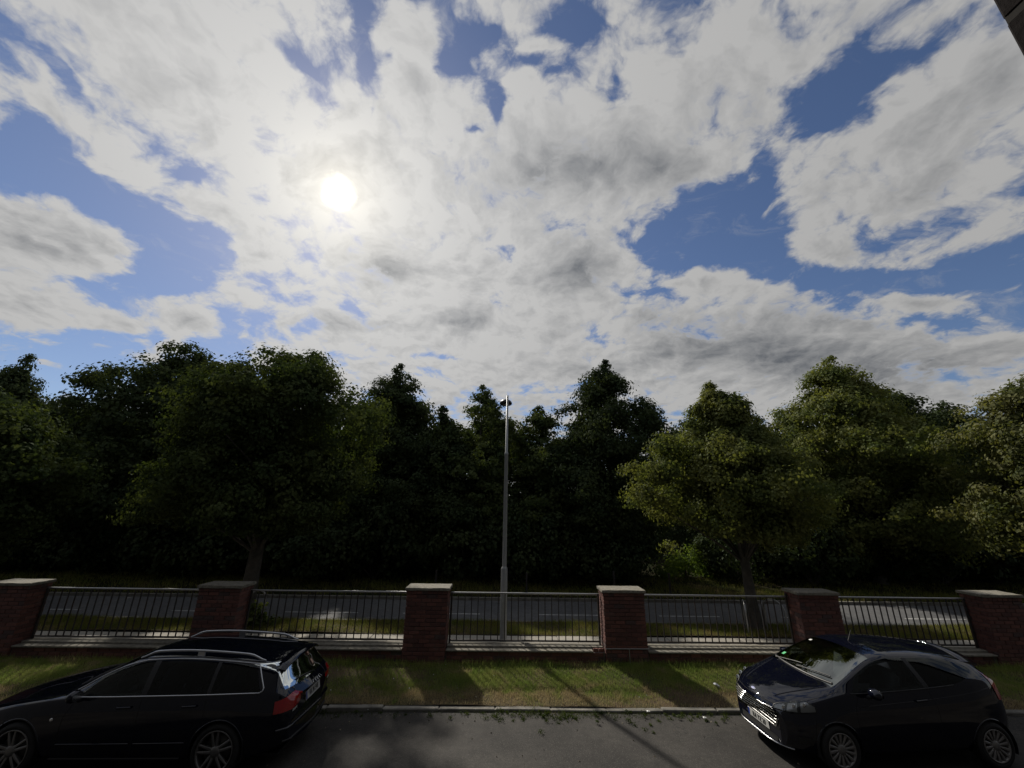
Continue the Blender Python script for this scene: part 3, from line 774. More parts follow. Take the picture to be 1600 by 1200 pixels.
def trunk_mesh(g, h_top, r0, crown, n_limbs, bend=0.15, fork=None, base_flare=1.35):
    mb = MB()
    n = 9; b1, b2 = g.uniform(-bend, bend, 2); ph = g.uniform(0, 6)
    pts = []
    for i in range(n):
        t = i / (n - 1)
        pts.append((b1 * math.sin(t * 2.4 + ph) - b1 * math.sin(ph), b2 * math.sin(t * 2.0 + ph) - b2 * math.sin(ph), -0.15 + (h_top + 0.15) * t))
    rs = [r0 * (base_flare if i == 0 else 1.0) * (1 - 0.85 * (i / (n - 1)) ** 0.9) + 0.012 for i in range(n)]
    mb.tube(pts, rs, 10, caps=False)
    if crown is not None and n_limbs:
        idx = g.choice(len(crown), min(n_limbs, len(crown)), replace=False)
        for k in idx:
            c = Vector(crown[k])
            s = min(0.92, max(0.28, (c.z - 0.9 - 0.35 * math.hypot(c.x, c.y)) / h_top))
            i = s * (n - 1); a = int(i); q = Vector(pts[a]).lerp(Vector(pts[min(a + 1, n - 1)]), i - a)
            mid = q.lerp(c, 0.5) + Vector((g.uniform(-0.2, 0.2), g.uniform(-0.2, 0.2), 0.25))
            rr = max(0.018, r0 * 0.36 * (1 - s))
            mb.tube([q, q.lerp(mid, 0.5) + Vector((0, 0, 0.06)), mid, c], [rr, rr * 0.8, rr * 0.6, 0.008], 6, caps=False)
    return mb.mesh('trunk')

def make_tree(loc, label, h, z0, prof, n, rc, n_per, L, mat, seed, r0=0.17, name='deciduous_tree', group=None, squash=(1, 1), lumps=0.16, core=0.25, lean=(0, 0), limbs=40, bend=0.12, rz=0.0, extra=None, flat=0.6, droop=0.25):
    g = np.random.default_rng(seed)
    C, Rr = crown_clumps(g, z0, h, prof, n, rc, squash, lumps, core, lean)
    if extra is not None:                       # boughs that stick out: x, y, z, radius, clumps
        for ex, ey, ez, er, en in extra:
            d = g.normal(0, 0.5, (en, 3)) * np.array([er, er, er * 0.6])
            C = np.vstack([C, np.array([ex, ey, ez]) + d]); Rr = np.concatenate([Rr, g.uniform(rc[0], rc[1], en) * 0.85])
    v, f = leaves_at(g, C, Rr, int(n_per * 1.45), L * .80, flat=flat, droop=droop, out_from=np.array([0, 0, (z0 + h) * 0.45]))
    t = tag(empty(name, loc, rz), label, 'tree', group)
    link_mesh('trunk', trunk_mesh(g, h * 0.86, r0, C, limbs, bend), M_BARK, t)
    link_mesh('crown', np_mesh('crown', v, f), mat, t)
    return t

def copy_tree(src, loc, label, rz, sc=(1, 1, 1), group=None):
    r = src.copy(); COL.objects.link(r)
    r.location = loc; r.rotation_euler = (0, 0, rz); r.scale = sc; r['label'] = label
    if group: r['group'] = group
    for ch in list(src.children):
        c = ch.copy(); COL.objects.link(c); c.parent = r
    return r

ROUND = [(0, .45), (.12, .85), (.35, 1.0), (.6, .93), (.8, .66), (.93, .35), (1, .10)]
CONE = [(0, .60), (.15, .95), (.32, 1.0), (.55, .76), (.75, .46), (.9, .22), (1, .05)]
EGG = [(0, .5), (.15, .9), (.4, 1.0), (.6, .85), (.8, .52), (.93, .25), (1, .06)]
def sc(p, r): return [(t, q * r) for t, q in p]
VG = 'street trees on the near grass verge'
FG = 'trees beyond the road'
ZV, ZT = ZF + 0.02, ROAD_Z + 0.08
KV = 0.845
# near verge
make_tree((-7.55, 13.06, ZV), 'big round lime tree with bent bough, on the verge right of the second pillar', 8.25, 2.75, sc([(0, .35), (.12, .75), (.35, 1.0), (.6, .97), (.8, .74), (.93, .45), (1, .14)], 2.62), 950, (.32, .61), 78, .118, M_FIELD, 11, r0=.24, group=VG, lumps=.28,
          extra=[(-2.8, -.5, 4.15, .75, 26), (-2.5, -.8, 3.1, .7, 20), (-2.0, -.7, 5.3, .75, 22), (2.45, -.35, 3.9, .7, 18), (1.0, -.5, 8.15, .35, 6), (-.4, 0, 8.3, .3, 5)])
make_tree((7.62, 13.22, ZV), 'leaning lime tree with narrow top on the verge, sunlit on its left side', 7.65, 2.75, sc([(0, .5), (.12, .9), (.3, 1.0), (.46, .84), (.58, .60), (.70, .38), (.82, .25), (.93, .18), (1, .06)], 2.15), 760, (.29, .53), 82, .11, M_LIME, 12, r0=.17, group=VG, lumps=.22, lean=(-.3, 0), bend=.35,
          extra=[(-2.8, -.45, 4.5, .7, 22), (-3.15, -.35, 3.8, .5, 14), (-2.4, -.5, 5.3, .5, 12), (1.9, -.2, 4.25, .6, 16)])
make_tree((-17.6, 12.95, ZV), 'olive-green lime tree cut by the left edge of the photo', 6.9, 1.5, sc(ROUND, 2.5), 560, (.4, .7), 64, .15, M_FIELD, 13, r0=.2, group=VG, lumps=.22)
make_tree((19.3, 13.1, ZV), 'lime tree with hanging pale boughs cut by the right edge of the photo', 8.3, 2.2, sc(EGG, 2.7), 700, (.38, .7), 74, .14, M_RUST, 14, r0=.2, group=VG, lumps=.22)
# beyond the road
make_tree((-19.3, 22.0, ZT), 'tallest broad dark maple left of the big round verge lime', 12.28, 1.6, sc(ROUND, 4.3), 640, (.5, .9), 60, .20, M_MAPLE, 21, r0=.26, group=FG, lumps=.24)
make_tree((-24.3, 21.4, ZT), 'lower dark maple at the left, reaching up to the tallest maple', 8.78, 1.2, sc(ROUND, 3.3), 420, (.45, .8), 55, .19, M_MAPLE, 22, r0=.2, group=FG, lumps=.2)
make_tree((-6.40, 22.3, ZT), 'dark pointed hornbeam between the round lime and the lamp post', 11.38, 1.3, sc(CONE, 3.5), 820, (.38, .68), 62, .16, M_MAPLE, 23, r0=.2, group=FG, lumps=.2)
make_tree((-3.65, 22.3, ZT), 'smaller dark hornbeam on the right shoulder of the pointed hornbeam', 8.86, 1.2, sc(CONE, 2.85), 560, (.38, .64), 58, .16, M_MAPLE, 24, r0=.16, group=FG, lumps=.2)
make_tree((-1.46, 22.3, ZT), 'airy young maple just left of the lamp post top', 10.19, 1.0, sc([(0, .5), (.2, .9), (.4, 1), (.6, .8), (.8, .6), (.93, .28), (1, .06)], 2.5), 480, (.30, .55), 48, .17, M_FIELD, 25, r0=.13, group=FG, lumps=.26, core=.15)
make_tree((1.97, 22.3, ZT), 'low rounded maple just right of the lamp post', 8.90, 1.0, sc(EGG, 2.75), 560, (.38, .64), 54, .17, M_FIELD, 26, r0=.15, group=FG, lumps=.22)
make_tree((5.6, 20.9, ZT), 'tall pointed dark hornbeam right of the lamp post', 11.38, 1.5, sc([(0, .7), (.15, .95), (.32, 1.0), (.52, .86), (.72, .60), (.86, .32), (1, .05)], 3.1), 820, (.42, .75), 62, .16, M_MAPLE, 27, r0=.21, group=FG, lumps=.2, extra=[(-2.6, -.6, 4.8, .7, 14)])
make_tree((18.3, 20.6, ZT), 'tall lime with sunlit left side, right of the leaning verge lime', 11.68, 1.5, sc([(0, .6), (.15, .95), (.32, 1.0), (.52, .86), (.72, .58), (.86, .34), (1, .06)], 3.6), 820, (.42, .78), 64, .165, M_LIME, 28, r0=.22, group=FG, lumps=.22, extra=[(.6, -2.6, 5.6, .9, 18), (1.6, -2.4, 4.6, .8, 14)])
make_tree((22.6, 22.0, ZT), 'dark lower maple on the right shoulder of the tall sunlit lime', 10.28, 1.2, sc(ROUND, 3.2), 460, (.45, .8), 56, .18, M_MAPLE, 29, r0=.2, group=FG, lumps=.22)
make_tree((27.2, 23.0, ZT), 'dark maple behind the pale lime at the right edge', 9.78, 1.2, sc(ROUND, 3.4), 430, (.45, .8), 56, .19, M_MAPLE, 30, r0=.2, group=FG, lumps=.22)
make_tree((15.2, 23.6, ZT), 'dark bushy maple filling the gap behind the leaning verge lime', 8.9, 1.0, sc(ROUND, 2.9), 430, (.45, .8), 56, .18, M_MAPLE, 31, r0=.2, group=FG, lumps=.2)
make_tree((-12.77, 22.3, ZT), 'dark maple mostly hidden behind the big round verge lime', 9.05, 1.0, sc(ROUND, 3.5), 430, (.45, .8), 56, .18, M_MAPLE, 32, r0=.2, group=FG, lumps=.2)
# back rows: three more trees, copied
def back(i, kind, seed, r, h, L=.24):
    return make_tree((0, 0, 0), 'x', h, .6, sc(kind, r), 300, (.6, 1.05), 46, L, M_MAPLE, seed, r0=.2, group='trees at the back of the wood', lumps=.22)
B = [back(0, ROUND, 41, 3.4, 10.7), back(1, EGG, 42, 3.2, 11.5), back(2, ROUND, 43, 3.7, 10.2)]
BLAB = 'dark tree in the back row of the wood, mostly hidden behind the nearer crowns'
g0 = random.Random(5); used = set(); k = 0
for row, (y, x0, x1, st) in enumerate(((27.5, -40, 42, 5.4), (33.5, -50, 52, 6.2))):
    x = x0
    while x < x1:
        s = g0.uniform(.88, 1.06); src = B[k % 3]; k += 1
        if abs((x - 9.1) + .536 * (y - 21.3)) < 2.9:      # the opening that lets the sun on to the bush
            x += st; continue
        loc = (x + g0.uniform(-.9, .9), y + g0.uniform(-1, 1), ZT + .15); rz = g0.uniform(0, 6.2)
        if (src.name not in used):
            used.add(src.name); src.location = loc; src.rotation_euler = (0, 0, rz); src['label'] = BLAB
        else:
            copy_tree(src, loc, BLAB, rz, (s, s, s * g0.uniform(.92, 1.05)))
        x += st
copy_tree(B[1], (-33.3, 26.2, ZT), 'small airy dark tree standing up at the far left edge of the wood', 1.0, (.75, .75, 1.12), FG)

# shrubs under the trees
def make_bush(seed, r, h, L, mat, n=70, npl=60):
    g = np.random.default_rng(seed)
    d = g.normal(0, 1, (n, 3)); d /= np.linalg.norm(d, axis=1, keepdims=True)
    d *= (g.uniform(.35, 1.0, n) ** .5)[:, None]
    C = d * np.array([r, r * .8, h * .5]) + np.array([0, 0, h * .5])
    C = C[C[:, 2] > .12]
    C[:, 2] *= 1 + .2 * np.sin(C[:, 0] * 3)
    v, f = leaves_at(g, C, g.uniform(.26, .46, len(C)), npl, L, .8, .1, np.array([0, 0, h * .3]))
    t = tag(empty('bush'), 'x', 'bush')
    mb = MB()
    for k in g.choice(len(C), 9):
        mb.tube([(g.uniform(-.1, .1), g.uniform(-.1, .1), -.1), Vector(C[k]) * .5 + Vector((0, 0, .1)), C[k]], [.025, .018, .008], 5, caps=False)
    link_mesh('stem', mb.mesh('stem'), M_BARK, t)
    link_mesh('foliage', np_mesh('foliage', v, f), mat, t)
    return t
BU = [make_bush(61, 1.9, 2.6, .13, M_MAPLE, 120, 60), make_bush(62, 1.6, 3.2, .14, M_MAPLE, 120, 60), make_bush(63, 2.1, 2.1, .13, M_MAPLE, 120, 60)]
UL = 'dark shrub in deep shade under the trees beyond the road'
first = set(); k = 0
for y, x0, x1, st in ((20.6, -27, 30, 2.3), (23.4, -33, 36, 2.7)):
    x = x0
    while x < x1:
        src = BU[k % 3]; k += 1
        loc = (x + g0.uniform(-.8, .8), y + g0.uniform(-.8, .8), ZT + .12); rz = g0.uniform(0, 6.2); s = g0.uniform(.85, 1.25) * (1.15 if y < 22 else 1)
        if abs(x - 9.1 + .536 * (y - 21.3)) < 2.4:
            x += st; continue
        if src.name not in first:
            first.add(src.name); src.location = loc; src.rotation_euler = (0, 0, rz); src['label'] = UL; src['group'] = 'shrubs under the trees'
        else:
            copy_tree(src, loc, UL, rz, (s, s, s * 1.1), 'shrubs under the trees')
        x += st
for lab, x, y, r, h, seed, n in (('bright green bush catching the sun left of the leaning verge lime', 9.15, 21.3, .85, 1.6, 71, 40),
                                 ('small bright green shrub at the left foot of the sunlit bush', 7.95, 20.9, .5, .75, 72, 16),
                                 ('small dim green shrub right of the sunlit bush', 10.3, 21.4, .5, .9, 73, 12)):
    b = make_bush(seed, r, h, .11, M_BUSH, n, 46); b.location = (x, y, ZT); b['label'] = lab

gutter_things()

# ------------------------------------------------------------------ the house the photo is taken from
M_facade = pmat('facade_render', (0.026, 0.028, 0.033), 0.9, var=0.3, scale=5, bump=0.004, bscale=40, col2=(0.020, 0.022, 0.026), world=True)
M_roof = pmat('roof_tile', (0.05, 0.045, 0.045), 0.8, var=0.3, scale=4)
M_jamb = pmat('dark_brick', (0.010, 0.008, 0.008), 0.95, spec=0.1, var=0.5, scale=14, bump=0.003, bscale=90, rand=0.2, world=True)  # near-black base colour, slightly mottled, for the window edge bricks
M_frame = pmat('dark_frame', (0.03, 0.03, 0.032), 0.4)
house = tag(empty('house', (0, 0, 0)), 'dark brick edge of the house window at the top right corner of the photo', 'house', None, 'thing')
WX0, WX1, WZ0, WZ1 = -1.35, 0.675, 2.55, 5.15
wb = MB()
wb.box(-30, WX0, -0.05, 0.35, -0.3, 11.4).box(WX1 + 0.245, 30, -0.05, 0.35, -0.3, 11.4)
wb.box(WX0 + 0.002, WX1 + 0.243, -0.05, 0.35, -0.3, WZ0).box(WX0 + 0.002, WX1 + 0.243, -0.05, 0.35, WZ1, 11.4)
wb.build('wall', M_facade, house)
MB().box(WX1 + 0.0015, WX1 + 0.245, -0.05, 0.3505, WZ0, WZ1).build('mortar_core', pmat('dark_mortar', (0.035, 0.033, 0.031), .95, spec=.1, var=.3, scale=20, world=True), house)
_jl = MB().bevbox(0, 0.235, -0.24, 0, 0, BH + .003, 0.003).mesh('brick'); _js = MB().bevbox(0, 0.235, -0.115, 0, 0, BH + .003, 0.003).mesh('brick')
nz = 0; z = WZ0 + 0.012 + ((4.158 - 0.006 - WZ0 - 0.012) % PITCH_Z) - 0.002
while z + BH < WZ1:
    o = link_mesh('brick', _jl if nz % 2 else _js, M_jamb, house)
    o.location = (WX1, 0.352, z)
    if nz % 2 == 0:
        o2 = link_mesh('brick', _js, M_jamb, house); o2.location = (WX1 + 0.001, 0.352 - 0.1275, z)
    z += PITCH_Z; nz += 1
MB().box(WX0 - 0.1, WX1 + 0.1, -0.03, 0.40, WZ0 + 0.002, WZ0 + 0.05).build('window_sill', M_conc, house)
rb = MB(); rb.add([(-30.5, 0.75, 11.35), (30.5, 0.75, 11.35), (30.5, -5, 14.6), (-30.5, -5, 14.6), (-30.5, 0.75, 11.48), (30.5, 0.75, 11.48), (30.5, -5, 14.75), (-30.5, -5, 14.75)],
                  [(0, 1, 2, 3), (4, 7, 6, 5), (0, 4, 5, 1), (1, 5, 6, 2), (2, 6, 7, 3), (3, 7, 4, 0)])
rb.build('roof', M_roof, house)
MB().box(-30, 30, -10, -9.8, -0.3, 11.3).box(-30, -29.8, -9.8, -0.05, -0.3, 11.3).box(29.8, 30, -9.8, -0.05, -0.3, 11.3).build('wall', M_facade, house)
rb = MB(); rb.add([(-30.5, -10.6, 11.35), (30.5, -10.6, 11.35), (30.5, -5.004, 14.6), (-30.5, -5.004, 14.6), (-30.5, -10.6, 11.48), (30.5, -10.6, 11.48), (30.5, -5.004, 14.75), (-30.5, -5.004, 14.75)],
                  [(3, 2, 1, 0), (5, 6, 7, 4), (1, 5, 4, 0), (2, 6, 5, 1), (3, 7, 6, 2), (0, 4, 7, 3)])
rb.build('roof', M_roof, house)

# ------------------------------------------------------------------ street lamp on the footpath
M_col = pmat('lamp_column_paint', (0.30, 0.31, 0.31), 0.5, metal=0.5, var=0.2, scale=5, world=True)
M_lampbody = pmat('lantern_housing', (0.035, 0.035, 0.038), 0.45)
M_lens = pmat('lantern_glass', (0.35, 0.35, 0.33), 0.15)
lamp = tag(empty('street_lamp', (0.03, 11.6, ZF)), 'tall grey steel street lamp on the footpath between the two middle pillars', 'street lamp')
MB().lathe([(0.088, -0.1), (0.088, 1.76), (0.083, 1.785), (0.064, 1.81), (0.058, 1.83)], n=20).build('base_section', M_col, lamp)
MB().bevbox(-0.045, 0.045, -0.095, -0.076, 0.5, 1.0, 0.004).build('access_door', M_col, lamp)
MB().lathe([(0.060, 1.80), (0.052, 4.82), (0.056, 4.83), (0.056, 4.88), (0.039, 4.90), (0.030, 6.64), (0.0, 6.645)], n=18).build('pole', M_col, lamp)
MB().tube([(0, 0, 6.50), (0, 0.2, 6.51), (-0.02, 0.36, 6.51)], 0.026, 8).build('arm', M_col, lamp)
lb = bmesh.new(); bmesh.ops.create_uvsphere(lb, u_segments=20, v_segments=12, radius=1.0)
for q in lb.verts:
    q.co = Vector((q.co.x * 0.20 - 0.05, 0.54 + q.co.y * 0.30, 6.52 + (q.co.z * 0.13 if q.co.z > 0 else q.co.z * 0.05)))
me = bpy.data.meshes.new('lantern'); lb.to_mesh(me); lb.free()
for p in me.polygons: p.use_smooth = True
ln = link_mesh('lantern', me, M_lampbody, lamp)
MB().lathe([(0.0, -0.075), (0.08, -0.07), (0.12, -0.04)], c=(-0.03, 0.54, 6.52), n=16).build('lens', M_lens, ln)

# ------------------------------------------------------------------ bent steel hoops guarding the two verge trees
def hoop(parent, x, y, w, h, rz):
    pts = []
    for a in range(0, 11):
        t = PI * a / 10
        pts.append((-math.cos(t) * w / 2, 0, h - w / 2 + math.sin(t) * w / 2))
    pts = [(-w / 2, 0, -0.1)] + pts + [(w / 2, 0, -0.1)]
    c, s = math.cos(rz), math.sin(rz)
    MB().tube([(x + p[0] * c - p[1] * s, y + p[0] * s + p[1] * c, p[2]) for p in pts], 0.022, 8).build('hoop', M_galv, parent)
tg = tag(empty('tree_guard', (7.55, 13.1, ZV)), 'two steel hoops at the foot of the leaning verge tree', 'tree guard', 'steel hoops guarding the verge trees')
hoop(tg, -0.42, -0.25, 0.62, 0.80, 1.15); hoop(tg, 0.02, -0.45, 0.60, 0.82, 0.9); hoop(tg, 0.55, -0.1, 0.6, 0.8, -1.0)
tg = tag(empty('tree_guard', (-7.45, 12.95, ZV)), 'steel hoop by the second pillar at the foot of the round lime', 'tree guard', 'steel hoops guarding the verge trees')
hoop(tg, 0.42, -0.3, 0.42, 0.95, 0.2); hoop(tg, -0.45, -0.2, 0.6, 0.9, 1.2)
g = np.random.default_rng(91)
C = np.stack([g.normal(0, .3, 22), g.normal(-.35, .12, 22), np.abs(g.normal(.32, .18, 22))], 1) + np.array([.35, 0, 0])
v, f = leaves_at(g, C, np.full(22, .17), 26, .10, .8, .1)
sh = tag(empty('tree_shoots', (-7.45, 12.95, ZV)), 'leafy shoots sprouting at the foot of the lime by the second pillar', 'shoots')
link_mesh('foliage', np_mesh('foliage', v, f), M_LIME, sh)
mb = MB()
for q in C[::3]: mb.tube([(q[0] * .6, q[1], 0), q], .006, 5)
mb.build('stem', M_BARK, sh)
for i, (x, y, h) in enumerate(((6.75, 17.4, .85), (4.5, 17.4, .9), (.95, 17.4, .8), (-2.7, 17.4, .85))):
    b = MB().bevbox(-.035, .035, -.035, .035, -.1, h, .006).build('marker_post', M_steel, None, (x, y, ZT))
    tag(b, ['thin dark marker post beyond the road, left of the leaning verge tree', 'thin dark marker post beyond the road, above the pillar right of the lamp', 'thin dark marker post beyond the road, just right of the lamp post',
            'thin dark marker post beyond the road, left of the third pillar'][i], 'post', 'marker posts along the far verge')

# ------------------------------------------------------------------ cars
def paint_mat(name, col, rough=0.45):
    m, N, out = new_mat(name)
    b = N.new('ShaderNodeBsdfPrincipled')
    co = N.new('ShaderNodeTexCoord').outputs['Object']
    dust = N.smooth(N.noise(co, 5.0, 8, 0.7), 0.35, 0.8)
    N.link(N.mix(N.math('MULTIPLY', dust, 0.012), col, (0.16, 0.15, 0.13)), b.inputs['Base Color'])
    b.inputs['Metallic'].default_value = 0.0; b.inputs['Roughness'].default_value = rough
    b.inputs['Coat Weight'].default_value = 1.0; b.inputs['Coat IOR'].default_value = 1.6; b.inputs['Specular IOR Level'].default_value = 0.0
    N.link(N.math('ADD', N.math('MULTIPLY', dust, 0.03), 0.012), b.inputs['Coat Roughness'])
    bn = N.new('ShaderNodeBump'); bn.inputs['Strength'].default_value = 0.15; bn.inputs['Distance'].default_value = 0.003
    N.link(N.noise(co, 3.0, 2, 0.5), bn.inputs['Height']); N.link(bn.outputs[0], b.inputs['Coat Normal'])
    N.link(b.outputs[0], out.inputs[0])
    return m
def glass_mat(name, tint, refl=1.0, ior=1.5):
    m, N, out = new_mat(name)
    t = N.new('ShaderNodeBsdfTransparent'); t.inputs[0].default_value = tint + (1,)
    g = N.new('ShaderNodeBsdfGlossy'); g.inputs['Roughness'].default_value = 0.015; g.inputs[0].default_value = (0.93, 0.98, 0.96, 1)
    fr = N.new('ShaderNodeFresnel'); fr.inputs[0].default_value = ior
    mx = N.new('ShaderNodeMixShader')
    N.link(N.math('MULTIPLY', fr.outputs[0], 1.25 * refl, clamp=True), mx.inputs[0]); N.link(t.outputs[0], mx.inputs[1]); N.link(g.outputs[0], mx.inputs[2])
    N.link(mx.outputs[0], out.inputs[0])
    return m
M_navy = paint_mat('black_blue_paint', (0.003, 0.004, 0.010))
M_blue = paint_mat('dark_blue_paint', (0.0025, 0.0032, 0.009))
M_glass = glass_mat('window_glass', (0.62, 0.68, 0.68), ior=1.45)
M_screen = glass_mat('windscreen_glass', (0.26, 0.31, 0.30), ior=2.6)
M_privacy = glass_mat('privacy_glass', (0.20, 0.22, 0.27), ior=1.4)
M_chrome = pmat('chrome', (0.80, 0.80, 0.79), 0.22, metal=1.0)
M_alu = pmat('satin_aluminium', (0.55, 0.56, 0.58), 0.28, metal=1.0)
M_rim = pmat('alloy_wheel', (0.22, 0.215, 0.21), 0.38, metal=0.75, var=0.15, scale=9)
M_cover = pmat('plastic_wheel_cover', (0.26, 0.25, 0.24), 0.4, metal=0.5, var=0.15, scale=9)
M_tyre = pmat('tyre_rubber', (0.014, 0.014, 0.014), 0.8, var=0.3, scale=12)
M_black = pmat('black_plastic', (0.012, 0.012, 0.013), 0.45)
M_gap = pmat('shut_line', (0.002, 0.002, 0.002), 0.9)
M_red = pmat('red_lamp_plastic', (0.33, 0.006, 0.008), 0.12, coat=1.0, var=0.25, scale=20)
M_lampglass = glass_mat('headlamp_glass', (0.75, 0.76, 0.77))
M_reflector = pmat('headlamp_reflector', (0.62, 0.62, 0.60), 0.35, metal=0.45)
M_seat = pmat('seat_cloth', (0.10, 0.10, 0.105), 0.9, var=0.3, scale=30)
M_seat_grey = pmat('grey_seat_cloth', (0.26, 0.26, 0.25), 0.9, var=0.3, scale=30)
M_plate = pmat('plate_white', (0.52, 0.52, 0.50), 0.4, var=0.08, scale=20)
M_eu = pmat('plate_blue', (0.02, 0.05, 0.28), 0.4)
M_ink = pmat('plate_ink', (0.012, 0.012, 0.012), 0.5)
M_green = pmat('green_sticker', (0.10, 0.55, 0.22), 0.5)
M_paper = pmat('white_sticker', (0.75, 0.75, 0.72), 0.6)
M_hub = pmat('brake_disc', (0.10, 0.095, 0.09), 0.5, metal=0.6)

class Car:
    def __init__(self, root, tab, L, axles, rw, half_track, paint, plan_f=0.20, plan_r=0.10, st=0.022):
        self.root = root; self.L = L
        F = {k: pchip(v) for k, v in tab.items()}
        self.F = F
        xs = np.unique(np.concatenate([np.linspace(0, 0.35, 28), np.arange(0.35, L - 0.35, st), np.linspace(L - 0.35, L, 28)]))
        secs = []
        for x in xs:
            p0 = np.array([F['w0'](x), F['z0'](x)]); p1 = np.array([F['w1'](x), F['z1'](x)]); p2 = np.array([F['w2'](x), F['z2'](x)])
            p3 = np.array([F['w3'](x), F['z3'](x)]); p4 = np.array([0.0, F['z4'](x)])
            pts = [np.array([0, p0[1] + 0.0]), p0 * [0.55, 1], p0 * [0.93, 1]]
            a = p0 + (p0 - p1) * [-0.2, 0.3]
            for t in np.linspace(0, 1, 13):      # side, bulging
                q = (1 - t) ** 2 * p0 + 2 * t * (1 - t) * np.array([p1[0] + (p1[0] - (p0[0] + p2[0]) / 2) * 1.0, p1[1]]) + t * t * p2
                pts.append(q)
            d = p3 - p2; nrm = np.array([d[1], -d[0]]) / (np.linalg.norm(d) + 1e-6)
            for t in np.linspace(0, 1, 17)[1:]:
                pts.append(p2 + d * t + nrm * 0.055 * np.linalg.norm(d) * 4 * t * (1 - t) * 0.5)
            for t in np.linspace(0, 1, 15)[1:]:
                pts.append(np.array([p3[0] * (1 - t), p3[1] + (p4[1] - p3[1]) * (1 - (1 - t) ** 1.8)]))
            pts = np.array(pts)
            sm = pts.copy()
            for _ in range(3):                   # ease the corners at belt and roof edge
                sm[1:-1] = 0.25 * sm[:-2] + 0.5 * sm[1:-1] + 0.25 * sm[2:]
            secs.append(sm)
        S = np.array(secs)                        # (nx, k, 2)
        nx, k, _ = S.shape
        X = np.repeat(xs[:, None], k, 1); Y = S[:, :, 0]; Z = S[:, :, 1]
        wf = np.clip(1 - X / 1.25, 0, 1) ** 1.5; wr = np.clip(1 - (L - X) / 0.9, 0, 1) ** 1.5
        X = X + wf * plan_f * (Y / 0.85) ** 2 - wr * plan_r * (Y / 0.85) ** 2
        self.nx, self.k = nx, k
        near = np.stack([X, -Y, Z], 2).reshape(-1, 3); far = np.stack([X, Y, Z], 2).reshape(-1, 3)
        idx = np.arange(nx * k).reshape(nx, k)
        a, b, c, d = idx[:-1, :-1].ravel(), idx[1:, :-1].ravel(), idx[1:, 1:].ravel(), idx[:-1, 1:].ravel()
        fn = np.stack([a, b, c, d], 1); ff = np.stack([d, c, b, a], 1) + nx * k
        V = np.vstack([near, far]); Fc = np.vstack([fn, ff])
        bm = bmesh.new()
        vs = [bm.verts.new(p) for p in V]
        for q in Fc:
            try: bm.faces.new([vs[i] for i in q])
            except ValueError: pass
        for i in (0, nx - 1):                     # close nose and tail
            ring = [vs[idx[i, j]] for j in range(k)] + [vs[idx[i, j] + nx * k] for j in range(k - 2, 0, -1)]
            try: bm.faces.new(ring if i == 0 else ring[::-1])
            except ValueError: pass
        bmesh.ops.remove_doubles(bm, verts=bm.verts, dist=0.0004)
        bmesh.ops.recalc_face_normals(bm, faces=bm.faces)
        for f in bm.faces: f.smooth = len(f.verts) < 6
        self.bm = bm
        self.bvh = BVHTree.FromBMesh(bm)
        self.axles = axles; self.rw = rw; self.ht = half_track; self.paint = paint
        self.cuts = []
    # --- projection on to the skin
    def hit(self, o, d):
        h, n, i, _ = self.bvh.ray_cast(Vector(o), Vector(d).normalized())
        return (h, n) if h is not None else (None, None)
    def side(self, x, z, off=0.0, s=-1):
        h, n = self.hit((x, s * 2.0, z), (0, -s, 0))
        if h is None: h, n = Vector((x, s * 0.5, z)), Vector((0, s, 0))
        if n.y * s < 0: n = -n
        return h + n * off
    def top(self, x, y, off=0.0):
        h, n = self.hit((x, y, 3.0), (0, 0, -1))
        if h is None: h, n = Vector((x, y, 0.5)), Vector((0, 0, 1))
        if n.z < 0: n = -n
        return h + n * off
    def end(self, y, z, off=0.0, s=-1):
        h, n = self.hit((self.L / 2 + s * 4, y, z), (-s, 0, 0))
        if h is None: h, n = Vector((0 if s < 0 else self.L, y, z)), Vector((s, 0, 0))
        if n.x * s < 0: n = -n
        return h + n * off
    def polar(self, pivot, ang, z, off=0.0, s=-1):
        px, py = pivot; d = Vector((math.cos(ang), s * math.sin(ang), 0))
        o = Vector((px, s * py, z)) + d * 3
        h, n = self.hit(o, -d)
        if h is None: return Vector((px, s * py, z)) + d * 0.5
        if n.dot(d) < 0: n = -n
        return h + n * off
    # --- pieces
    def patch(self, name, bot, top, proj, mat, parent, nu=24, nv=10, thick=0.0):
        """a skin piece ruled between two edge lines given in the plane proj works in"""
        def samp(L_, n):
            L_ = [np.array(p, float) for p in L_]
            ds = np.concatenate([[0], np.cumsum([np.linalg.norm(b - a) for a, b in zip(L_[:-1], L_[1:])])])
            ts = np.linspace(0, ds[-1], n + 1)
            return np.stack([np.interp(ts, ds, [p[i] for p in L_]) for i in range(len(L_[0]))], 1)
        B, T = samp(bot, nu), samp(top, nu)
        vs = []; fs = []
        for j in range(nv + 1):
            for i in range(nu + 1):
                q = B[i] + (T[i] - B[i]) * (j / nv)
                vs.append(proj(*q))
        for j in range(nv):
            for i in range(nu):
                a = j * (nu + 1) + i
                fs.append((a, a + 1, a + nu + 2, a + nu + 1))
        return MB().add(vs, fs, True).build(name, mat, parent)
    def line(self, name, pts2, proj, r, mat, parent, n=6, step=0.05):
        out = []
        for a, b in zip(pts2[:-1], pts2[1:]):
            a, b = np.array(a, float), np.array(b, float)
            m = max(1, int(np.linalg.norm(b - a) / step))
            for i in range(m): out.append(proj(*(a + (b - a) * i / m)))
        out.append(proj(*pts2[-1]))
        return MB().tube(out, r, n).build(name, mat, parent)
    def cut(self, poly, test):
        """open the skin where a pane sits; poly in the plane given by test(vertex)->(u,v) or None"""
        self.cuts.append((poly, test))
